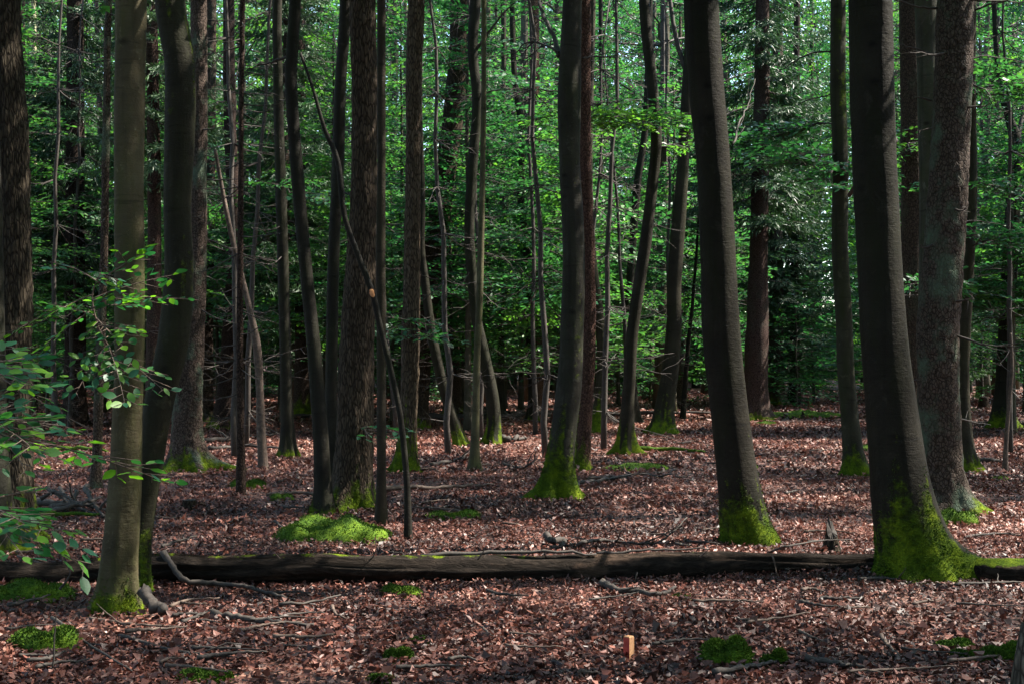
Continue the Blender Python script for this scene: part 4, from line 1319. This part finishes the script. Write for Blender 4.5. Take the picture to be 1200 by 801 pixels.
# ------------------------------------------------------------------ the fallen log
def log():
    g = np.random.default_rng(8)
    pts = [(-60, 667, 27, 684), (150, 667, 30, 683), (330, 666, 33, 683), (500, 664, 34, 682), (700, 662, 32, 679), (860, 658, 28, 675), (1000, 655, 25, 670), (1090, 656, 26, 668)]
    c, r = [], []
    for x, y, w, by in pts:
        d = gdist(by); rad = w * d / F / 2
        c.append([(x - 600) * d / F, d, rad * 0.9]); r.append(rad)
    full = spline(np.column_stack([c, r]), 260)
    cc, rr = full[:, :3].copy(), full[:, 3]
    wv = np.arange(260) * 0.025
    cc[:, 2] += (fbm(np.stack([wv * 1.4, wv * 0, wv * 0 + 9], -1), 3) - .5) * 0.10
    cc[:, 1] += (fbm(np.stack([wv * 1.1, wv * 0 + 4, wv * 0], -1), 3) - .5) * 0.12
    seg = 36
    th = np.linspace(0, 2 * math.pi, seg, endpoint=False)
    S, TH = np.meshgrid(np.arange(260) * 0.025, th, indexing='ij')
    n1 = fbm(np.stack([S * 1.1, np.cos(TH) * 1.2, np.sin(TH) * 1.2], -1), 3)
    n2 = fbm(np.stack([S * 3, np.cos(TH) * 4, np.sin(TH) * 4], -1), 2)
    n3 = fbm(np.stack([S * 0.7, np.cos(TH) * 5, np.sin(TH) * 5], -1), 3)
    mod = 1 + (n1 - .5) * 0.42 + (n2 - .5) * 0.18 - np.clip(n3 - .53, 0, 1) * 1.9 + np.clip(.40 - n3, 0, 1) * .5
    up = np.sin(TH)
    mo = np.clip((up - 0.55) * 1.5, 0, 1) * np.clip((fbm(np.stack([S * .7, TH * 0 + 1, TH * 0], -1), 2) - 0.35) * 3, 0, 0.75)
    mb = MB(); tube(mb, cc, rr, seg, 0, mo, mod)
    base = cc[130] * [1, 1, 0]
    t = thing("fallen_log", "long dark fallen tree trunk lying across the forest floor", "log", base)
    obj("trunk", mb.mesh("log_trunk", [M_LOG], True, base, 'moss'), t)
    # loose branch lying along its top and broken stubs
    for ptsb, r0, d in (([(495, 650), (560, 648), (640, 646), (700, 648)], 0.02, gdist(680) + 0.02), ([(700, 648), (760, 644), (830, 643)], 0.012, gdist(678) + .05)):
        s = spline([P(x, y, d) for x, y in ptsb], 14)
        s += g.normal(0, 0.006, s.shape)
        mb = MB(); tube(mb, s, np.linspace(r0, r0 * .4, 14), 6)
        obj("branch", mb.mesh("log_branch", [M_TWIG], True, base), t)
    for x, y, dx, dy in ((747, 670, -4, 12), (905, 650, 6, 24), (436, 654, 6, -14), (212, 678, 3, 12), (560, 655, 10, -16), (640, 652, -6, -9), (820, 652, 12, -10), (330, 656, -9, -10)):
        d = gdist(681) - 0.12
        mb = MB(); twig(mb, P(x, y, d), P(x + dx, y + dy, d - .05), 0.007, 0.002, 5, 5)
        obj("stub", mb.mesh("log_stub", [M_DEAD], True, base), t)
    # mossy far end beyond the large beech
    pts = [(1128, 664, 26, 676), (1165, 667, 30, 682), (1230, 668, 32, 684), (1300, 668, 32, 684)]
    c = []
    for x, y, w, by in pts:
        d = gdist(by); rad = w * d / F / 2
        c.append([(x - 600) * d / F, d, rad * 0.8, rad])
    full = spline(c, 60)
    S, TH = np.meshgrid(np.arange(60) * 0.025, th, indexing='ij')
    mod = 1 + (fbm(np.stack([S * 2, np.cos(TH) * 1.5, np.sin(TH) * 1.5], -1), 3) - .5) * 0.5
    mo = np.clip((np.sin(TH) - 0.25) * 1.6, 0, 1)
    mb = MB(); tube(mb, full[:, :3], full[:, 3], seg, 0, mo, mod)
    b2 = full[0, :3] * [1, 1, 0]
    o = obj("fallen_log", mb.mesh("mossy_log", [M_LOG], True, b2, 'moss'), None, b2)
    tag(o, "short rotten log topped with moss, lying against the large beech", "log")
log()

# ------------------------------------------------------------------ moss mounds
def mound(px, py, wpx, hpx, label, seed, lobes=3, group=None, depth=0.7, fuzz=1600):
    """A moss cushion standing on the ground: px, py its foot centre, wpx its width, hpx its height in photo pixels."""
    g = np.random.default_rng(seed)
    d = gdist(py)
    x, y = (px - 600) * d / F, d
    W = wpx * d / F / 2; H = hpx * d / F * 1.15; D = W * depth
    n = 46
    u = np.linspace(-1.15, 1.15, n)
    U, V = np.meshgrid(u, u)
    Z = np.zeros_like(U)
    for k in range(lobes):
        cx = (k + .5) / lobes * 1.5 - .75 if lobes > 1 else 0
        cyv = g.normal(0, .18)
        rr = g.uniform(.42, .66) * (3 / (lobes + .5)) ** .3 if lobes > 1 else .98
        Z = np.maximum(Z, np.sqrt(np.clip(1 - ((U - cx) / rr) ** 2 - ((V - cyv) / g.uniform(.55, .9)) ** 2, 0, 1)) * g.uniform(.6, 1.0))
    nz = fbm(np.stack([U * W * 9, V * D * 9, U * 0 + seed], -1), 3)
    lump = fbm(np.stack([U * W * 5, V * D * 5, U * 0 + seed * 2], -1), 2)
    Z = Z * H * (0.2 + 0.4 * nz + 1.25 * lump)
    X = x + U * W * (1 + 0.1 * (nz - .5)); Y = y + V * D
    G = ground_z(X, Y)
    inside = Z > 0.001
    ZZ = G + np.where(inside, Z + 0.01, -0.04)
    v = np.stack([X, Y, ZZ], -1).reshape(-1, 3)
    i = (np.arange(n - 1)[:, None] * n + np.arange(n - 1)[None, :]).reshape(-1)
    q = np.stack([i, i + 1, i + n + 1, i + n], -1)
    ins = inside.reshape(-1)
    q = q[ins[q].any(1)]
    mb = MB(); mb.add(v, q)
    base = np.array([x, y, float(ground_z(x, y))])
    t = thing("moss_cushion", label, "moss", base, group)
    obj("cushion", mb.mesh("moss_cushion", [M_MOSS], True, base), t)
    idx = np.flatnonzero(ins)
    if len(idx):
        pick = g.choice(idx, fuzz)
        nx = np.gradient(ZZ, axis=1) / max(1e-6, W * 2.3 / n); ny = np.gradient(ZZ, axis=0) / max(1e-6, D * 2.3 / n)
        nn = unit(np.stack([-nx, -ny, np.ones_like(nx)], -1).reshape(-1, 3)[pick])
        pp = v[pick] + g.normal(0, 1, (fuzz, 3)) * [1.6 * W / n, 1.6 * D / n, 0.0]
        mb = MB(); tufts(mb, pp, nn, g, min(0.016, 0.15 * H + 0.006))
        o = obj("sprigs", mb.mesh("moss_sprigs", [M_MOSS], False, base), t)
        o["kind"] = "stuff"

mound(386, 633, 128, 25, "large round dark green moss mound at the foot of the slender blackish stem", 2, 5, fuzz=5000)
mound(440, 630, 40, 10, "small low moss cushion between the moss mound and the thin bent stem", 27, 2)
mound(531, 609, 66, 9, "flat moss strip beside a short bare stick in the open litter", 4, 3)
mound(52, 762, 84, 22, "bright sunlit moss cushion in front of the straight smooth beech", 6, 3, fuzz=2600)
mound(30, 700, 116, 15, "dark moss hump lying along the log beside the straight beech", 7, 3, fuzz=2600)
mound(466, 776, 36, 12, "small round moss tuft alone in the leaves before the log", 9, 2)
mound(492, 751, 30, 5, "thin moss fleck behind the small round moss tuft", 10, 2, fuzz=500)
mound(447, 801, 34, 10, "little moss tuft at the front edge of the leaf carpet", 12, 1)
mound(240, 800, 60, 12, "low moss patch at the front near the dark dead branches", 13, 2)
mound(850, 781, 66, 24, "bright moss clump beside a dark lying stick, with a smaller one by it", 14, 2, fuzz=2600)
mound(906, 783, 36, 13, "little moss clump next to the bright moss clump", 15, 2)
mound(1120, 762, 54, 9, "narrow moss streak nearest the flat moss patches", 16, 2)
mound(1134, 772, 46, 10, "middle moss streak between the narrow streak and the big moss patch", 17, 2)
mound(1178, 775, 62, 26, "big sunlit moss patch in the leaves by the dark leaning stem", 18, 2, fuzz=2600)
mound(1112, 612, 66, 14, "moss on the ground between the large beech and the scaly spruce", 20, 3)
mound(1172, 563, 26, 4, "tiny moss fleck near the small dead sapling", 22, 1, fuzz=400)
mound(866, 548, 44, 7, "small moss streak beside the mossy foot of the leaning beech", 23, 2, fuzz=600)
mound(470, 697, 46, 9, "dull mossy scrap in front of the log", 24, 3)
mound(800, 702, 26, 5, "small moss fleck by the crooked dark stick before the log", 25, 2, fuzz=500)
mound(290, 570, 46, 12, "moss hump at the foot of the very thin twiggy pole", 26, 2)
mound(748, 549, 76, 5, "thin green moss patch before the wavy trunk with the leaf spray", 28, 4, fuzz=900)
mound(940, 488, 90, 6, "sunlit green patch of ground plants beside the tall spruce", 29, 4, fuzz=900)
mound(898, 497, 26, 6, "bright moss at the foot of the tall spruce", 30, 1, fuzz=400)
mound(330, 585, 36, 6, "small flat moss spot behind the large moss mound", 31, 2, fuzz=500)
mound(1012, 528, 50, 6, "moss spot beside the foot of the mossy medium beech", 32, 2, fuzz=500)

# ------------------------------------------------------------------ sticks, stumps, stake
def stick(pts, w, label, mat=None, seed=1, forks=0, name="fallen_branch", cat="branch", group=None, lift=0.0, fl=0.35):
    """pts: (px, py) lying on the ground, or (px, py, gy) above the ground point seen at height gy. w: width in photo pixels."""
    g = np.random.default_rng(seed)
    c = []
    for p in pts:
        gy = p[2] if len(p) > 2 else p[1]
        d = gdist(gy)
        q = P(p[0], p[1], d)
        gz = float(ground_z(q[0], q[1]))
        if len(p) == 2:
            q[2] = gz + w * d / F * 0.4 + 0.028 + lift
        c.append(q)
    c = np.array(c)
    dm = c[:, 1].mean()
    r0 = w * dm / F / 2
    n = max(10, 5 * len(c))
    s = spline(c, n)
    s += g.normal(0, r0 * 0.22, s.shape)
    base = s[0] * [1, 1, 0]
    mod = 1 + g.normal(0, 0.09, (n, 8))
    t = thing(name, label, cat, base, group) if forks else None
    mb = MB(); tube(mb, s, np.linspace(r0, r0 * fl, n), 8, 0, 0.0, mod)
    o = obj("stem" if forks else name, mb.mesh("fallen_branch", [mat or M_TWIG], True, base), t, None if forks else base)
    L = np.linalg.norm(c[-1] - c[0])
    for k in range(forks):
        j = g.integers(2, n - 2)
        dv = unit(s[j + 1] - s[j])
        e = unit(dv + g.normal(0, 0.7, 3) * [1, .8, .5] + [0, 0, .12]) * L * g.uniform(.15, .4)
        q1 = s[j] + e; q1[2] = max(q1[2], float(ground_z(q1[0], q1[1])) + 0.015)
        mb = MB(); twig(mb, s[j], q1, r0 * .5, r0 * .12, 5, 6, .07, g=g)
        obj("side_twig", mb.mesh("side_twig", [mat or M_TWIG], True, base), t)
    if not forks:
        tag(o, label, cat, group)

stick([(191, 646, 684), (203, 664, 686), (216, 679, 690), (240, 689), (285, 692), (345, 708)], 8, "bent dead branch propped against the log, trailing over the leaves", M_TWIG, 1, 2)
stick([(168, 690, 722), (178, 706, 724), (194, 727)], 15, "short mossy broken stub leaning beside the straight smooth beech", None, 2, fl=.8)
stick([(302, 676), (330, 671, 684), (365, 673, 684), (398, 682)], 4, "thin pale curved stick resting before the log", M_DEAD, 3)
stick([(250, 727), (290, 733), (330, 738), (366, 741)], 9, "dark straight branch lying in the leaves before the log", M_TWIG, 4)
stick([(140, 752), (205, 770), (285, 782)], 5, "long thin dark twig curving past the bright moss cushion", None, 5, 3)
stick([(60, 722, 735), (100, 760), (155, 795)], 5, "slanting twig crossing in front of the bright moss cushion", None, 6, 2)
stick([(62, 782, 790), (63, 765, 790), (66, 720, 790), (72, 700, 790)], 2.5, "single bare upright twig standing at the bright moss cushion", None, 61)
stick([(105, 732), (150, 738), (210, 742)], 5, "thin grey twig at the foot of the straight smooth beech", M_DEAD, 7, 2)
stick([(70, 690, 712), (82, 672, 712), (74, 650, 712)], 3, "small upright twig beside the dark moss hump", None, 71)
stick([(560, 610), (520, 604), (484, 600)], 5, "short bare stick beside the flat moss strip", M_DEAD, 8)
stick([(428, 580), (480, 577), (530, 575), (580, 572)], 7, "long pale pole lying behind the flat moss strip", M_DEAD, 9)
stick([(312, 583), (350, 582), (392, 585)], 5, "pale stick lying behind the large moss mound", M_DEAD, 91)
stick([(676, 646), (684, 634, 648), (710, 638), (748, 642), (776, 632, 640), (806, 606, 636)], 5, "dark forked twig arching up behind the log", None, 10, 5)
stick([(706, 692), (725, 700), (745, 701), (770, 706), (792, 698)], 9, "crooked dark stick lying before the log by the moss fleck", None, 11, 3)
stick([(640, 626, 640), (648, 633, 642), (662, 638), (655, 646)], 9, "gnarled dark root piece standing just behind the log", None, 12)
stick([(676, 570), (708, 566), (745, 560), (778, 557, 562), (790, 548, 560)], 5, "bare dark branch with bent tips before the wavy trunk", None, 13, 6)
stick([(690, 564), (720, 562), (770, 557)], 4, "pale split stick behind the bare dark branch", M_DEAD, 131)
stick([(745, 530), (800, 531), (825, 534)], 6, "mossy thin pole lying beside the foot of the wavy trunk", M_MOSS, 14)
stick([(838, 800), (875, 793), (912, 784)], 9, "dark stick lying beside the bright moss clump", None, 15)
stick([(944, 782), (985, 788), (1012, 793)], 9, "broken dark branch with a loop of twig in the front leaves", None, 16, 3)
stick([(1006, 684), (1040, 683), (1078, 683)], 5, "dark stick lying along the front of the large mossy beech", None, 17, 2)
stick([(1120, 692), (1150, 690), (1200, 688)], 5, "thin dark twig before the short rotten log", None, 18, 2)
stick([(900, 656), (920, 640, 660), (960, 633, 655), (1000, 632, 650)], 3, "thin bare twig arched over the log near the pointed stump", None, 19, 1)
stick([(984, 720), (1020, 718)], 4, "short pale stick lying alone in the leaves before the large beech", M_DEAD, 20)
stick([(1070, 714), (1100, 710)], 4, "pale sliver of wood before the large mossy beech", M_DEAD, 21)
stick([(866, 734), (890, 737)], 4, "short tan stick behind the bright moss clump", M_DEAD, 22)
stick([(960, 708), (985, 709), (1012, 708)], 5, "dark curved twig lying before the log near the beech", None, 23, 2)
stick([(1130, 632), (1170, 628), (1204, 632)], 4, "dark thin branch on the leaves behind the short rotten log", None, 24, 2)
stick([(1150, 545), (1160, 538, 546), (1172, 545)], 6, "dark knotted wood lump beside the small dead sapling", None, 25)
stick([(585, 519), (598, 514, 520), (612, 513, 519), (617, 519)], 9, "dark mossy heap of rotten wood beside the wavy trunk with bowed foot", None, 26, 2)
stick([(505, 548), (530, 543), (548, 540)], 5, "dark stick near the thin pale olive pole", None, 27, 2)
stick([(590, 548), (612, 552), (625, 540, 552), (628, 528, 552)], 4, "tangle of dark twigs behind the beech with spreading roots", None, 28, 5)
stick([(480, 491), (560, 492), (648, 489)], 8, "thin fallen pole lying far back between the trunks", None, 29)
stick([(540, 486), (590, 487), (655, 485)], 6, "second fallen pole parallel to the far one", M_DEAD, 30)
stick([(340, 492), (370, 491), (405, 489)], 6, "fallen pole by the brown spruce with mossy foot", None, 31)
stick([(705, 487), (760, 487), (850, 487)], 6, "long fallen pole at the far side of the clearing behind the forking beech", None, 32)
stick([(240, 520), (280, 517), (325, 512)], 6, "dark fallen branch near the dark leaning spruce", None, 33, 4)
stick([(245, 528), (290, 525), (330, 527)], 5, "second dark branch lying near the dark leaning spruce", None, 34, 3)
stick([(40, 533), (80, 530), (125, 533)], 7, "mossy pole lying behind the thick furrowed tree", M_MOSS, 35)
stick([(38, 609), (80, 606), (120, 606)], 8, "moss covered pole under the stick pile", M_MOSS, 36)
pile = [((40, 596), (75, 588, 598), (112, 590, 602)), ((48, 584, 600), (66, 576, 600), (95, 592, 606)), ((45, 604), (80, 593, 606), (122, 582, 600)),
        ((55, 570, 596), (75, 585, 600), (88, 600)), ((60, 598), (95, 590, 602), (125, 601)), ((70, 572, 590), (85, 590, 600), (118, 606)), ((38, 590), (60, 593), (100, 602)),
        ((90, 575, 596), (84, 590, 600), (76, 603)), ((100, 570, 592), (108, 588, 600), (122, 608))]
for i, p in enumerate(pile):
    stick(p, 5 if i % 2 else 7, "dark stick in the tangled pile beside the thick furrowed tree", M_TWIG, 100 + i, 1 + i % 2, group="sticks in the tangled pile")

# loose twigs scattered over the litter
ANCHORS = [(52, 762, "bright sunlit moss cushion"), (138, 716, "straight smooth beech"), (250, 790, "low moss patch and dark dead branches"), (330, 665, "long log, opposite the moss mound"), (384, 634, "round moss mound"),
           (466, 776, "small round moss tuft"), (531, 609, "flat moss strip"), (737, 770, "red sided stake"), (700, 660, "long log and forked twig"), (750, 700, "crooked dark stick"), (850, 781, "bright moss clump"),
           (876, 640, "leaning beech behind the log"), (975, 645, "pointed stump"), (1075, 680, "large mossy beech"), (985, 788, "broken dark branch"), (1178, 775, "big sunlit moss patch"), (1108, 600, "scaly spruce"),
           (655, 588, "beech with spreading roots"), (556, 552, "thin pale pole"), (222, 597, "small sawn stump"), (733, 532, "wavy trunk with leaf spray"), (1003, 560, "mossy medium beech"), (80, 600, "tangled stick pile"), (476, 555, "sun flecked trunk"), (1178, 553, "small dead sapling")]
def near_what(px, py):
    return min(ANCHORS, key=lambda a: (a[0] - px) ** 2 + (2.2 * (a[1] - py)) ** 2)[2]
g = np.random.default_rng(66)
for i in range(110):
    py = 800 - 300 * g.uniform(0, 1) ** 1.2
    px = g.uniform(5, 1195)
    sc = (py - HZ) / 300
    L = g.uniform(20, 85) * sc
    a = g.normal(0, .5)
    e = (px + L * math.cos(a), min(801, max(492, py + L * math.sin(a) * 0.28)))
    m = ((px + e[0]) / 2 + g.normal(0, 3), (py + e[1]) / 2 + g.normal(0, 2))
    stick([(px, py), m, e], g.uniform(2.0, 4.2) * sc + 0.8, "small loose twig on the fallen leaves near the " + near_what(px, py), M_DEAD if g.uniform() < .4 else M_TWIG, 300 + i, 0, name="loose_twig", cat="twig", group="loose twigs on the fallen leaves", lift=0.012)

def stump(px, py, wpx, hpx, label, name, peaks, mat, seed, moss=0.0):
    g = np.random.default_rng(seed)
    d = gdist(py); k = d / F
    base = np.array([(px - 600) * k, d, 0.0]); base[2] = float(ground_z(base[0], base[1]))
    seg = 28; n = 16
    th = np.linspace(0, 2 * math.pi, seg, endpoint=False)
    H = hpx * k; R = wpx * k / 2
    prof = np.ones(seg)
    if peaks:
        prof = 0.45 + 0.55 * np.clip(0.5 + 0.5 * np.cos(th - peaks), 0, 1) ** 2 + g.uniform(-.07, .07, seg)
    v = []
    for i in range(n):
        s = i / (n - 1)
        rad = R * (1 + 0.6 * math.exp(-s * 5)) * (1 - (0.5 if peaks else 0.08) * s) * (1 + 0.10 * np.cos(th * 4 + seed) * math.exp(-s * 3) + g.normal(0, .03, seg))
        v.append(np.stack([np.cos(th) * rad, np.sin(th) * rad, H * prof * s - 0.03 * (1 - s)], -1))
    v = np.array(v).reshape(-1, 3)
    i = np.arange(n - 1)[:, None] * seg; j = np.arange(seg)[None]; j2 = (j + 1) % seg
    q = np.stack([i + j, i + j2, i + seg + j2, i + seg + j], -1).reshape(-1, 4)
    mb = MB(); mb.add(v, q)
    t = thing(name, label, "stump", base)
    ob = obj("bark", mb.mesh("stump_bark", [mat], True, attr='moss'), t)
    ob.color = (.35, .32, .28, 0)
    mb = MB()
    top = v[-seg:]; ctr = top.mean(0) - [0, 0, 0.01]
    vv = np.vstack([top, ctr])
    jj = np.arange(seg)
    mb.add(vv, np.stack([jj, (jj + 1) % seg, np.full(seg, seg), np.full(seg, seg)], -1))
    obj("cut_face", mb.mesh("cut_face", [M_TWIG], False), t)

stump(222, 597, 17, 13, "small dark sawn stump in the leaves beside the greyish spruce", "tree_stump", 0, M_ROUGH, 4)
stump(975, 651, 24, 42, "dark splintered pointed stump just behind the log", "tree_stump", 1.9, M_ROUGH, 5)
stump(1153, 478, 12, 14, "low mossy stump far back near the dark trunk with crooked top", "tree_stump", 0, M_SPRUCE, 6)

# little square stake with one red painted side
def stake():
    d = gdist(776); k = d / F
    x = (737 - 600) * k; z = float(ground_z(x, d))
    w, h = 0.020, 29 * k
    mb = MB()
    a = 0.78
    R = np.array([[math.cos(a), -math.sin(a)], [math.sin(a), math.cos(a)]])
    sq = np.array([[-w, -w], [w, -w], [w, w], [-w, w]]) @ R.T
    lo = np.column_stack([sq, np.full(4, -0.08)]); hi = np.column_stack([sq * 0.97, [h, h * .97, h * .99, h * 1.02]])
    hc = np.column_stack([sq * 0.8, [h + .004] * 4])
    mb.add(np.vstack([lo, hi, hc]), [[0, 1, 5, 4], [1, 2, 6, 5], [2, 3, 7, 6], [3, 0, 4, 7], [4, 5, 9, 8], [5, 6, 10, 9], [6, 7, 11, 10], [7, 4, 8, 11], [8, 9, 10, 11]])
    t = thing("wooden_stake", "short square wooden stake with one red painted side, standing in the leaves", "stake", (x, d, z))
    M_W = simple_mat("stake_wood", [(0.3, (0.22, 0.10, 0.045)), (0.6, (0.48, 0.25, 0.12))], 40, aniso=(1, 1, .15))
    M_R = simple_mat("red_paint", [(0.3, (0.16, 0.012, 0.008)), (0.7, (0.34, 0.03, 0.018))], 30, .55)
    obj("post", mb.mesh("stake_post", [M_W], False), t)
    mb = MB()
    p = sq * 1.03
    mb.add([[p[3][0], p[3][1], -.02], [p[0][0], p[0][1], -.02], [p[0][0], p[0][1], h * .985], [p[3][0], p[3][1], h * .97]], [[0, 1, 2, 3]])
    pf = obj("painted_side", mb.mesh("painted_side", [M_R], False), t)
stake()

# dark leaning stem at the front edge
def edge_stem():
    d = 6.4
    b = P(1194, 0, d) * [1, 1, 0]
    s = spline([b + [0, 0, -.1], b + [0.0, 0, .05], b + [.02, 0, .2], b + [.05, .02, .34]], 14)
    mb = MB(); tube(mb, s, np.linspace(0.045, 0.03, 14), 16)
    o = obj("tree_stump", mb.mesh("edge_stump", [M_ROUGH], True, b, 'moss'), None, b)
    tag(o, "narrow dark stub of a stem beside the big sunlit moss patch", "stump")
edge_stem()

# small dark box hanging by the wavy trunk
def nest_box():
    d = TREES["T31"][2]; k = d / F
    c = P(777, 180, d + .05)
    w, h = 0.05, 0.13
    t = thing("nest_box", "small dark box hanging on the wavy trunk below the leaf spray", "box", c)
    def box(x0, x1, y0, y1, z0, z1, z1b=None):
        z1b = z1 if z1b is None else z1b
        return ([[x0, y0, z0], [x1, y0, z0], [x1, y1, z0], [x0, y1, z0], [x0, y0, z1], [x1, y0, z1], [x1, y1, z1b], [x0, y1, z1b]],
                [[0, 3, 2, 1], [4, 5, 6, 7], [0, 1, 5, 4], [1, 2, 6, 5], [2, 3, 7, 6], [3, 0, 4, 7]])
    mb = MB(); mb.add(*box(-w, w, -w, w, -h, h * .7, h * .9)); obj("body", mb.mesh("box_body", [M_TWIG], False), t)
    mb = MB(); mb.add(*box(-w * 1.3, w * 1.3, -w * 1.5, w * 1.2, h * .7 + .002, h * .8, h * 1.02)); obj("lid", mb.mesh("box_lid", [M_TWIG], False), t)
    mb = MB(); twig(mb, [-w * .5, 0, h * .8], [-0.11, .02, h * 1.3], .006, .006, 5, 4, 0); obj("hanger", mb.mesh("hanger", [M_TWIG], True), t)
nest_box()
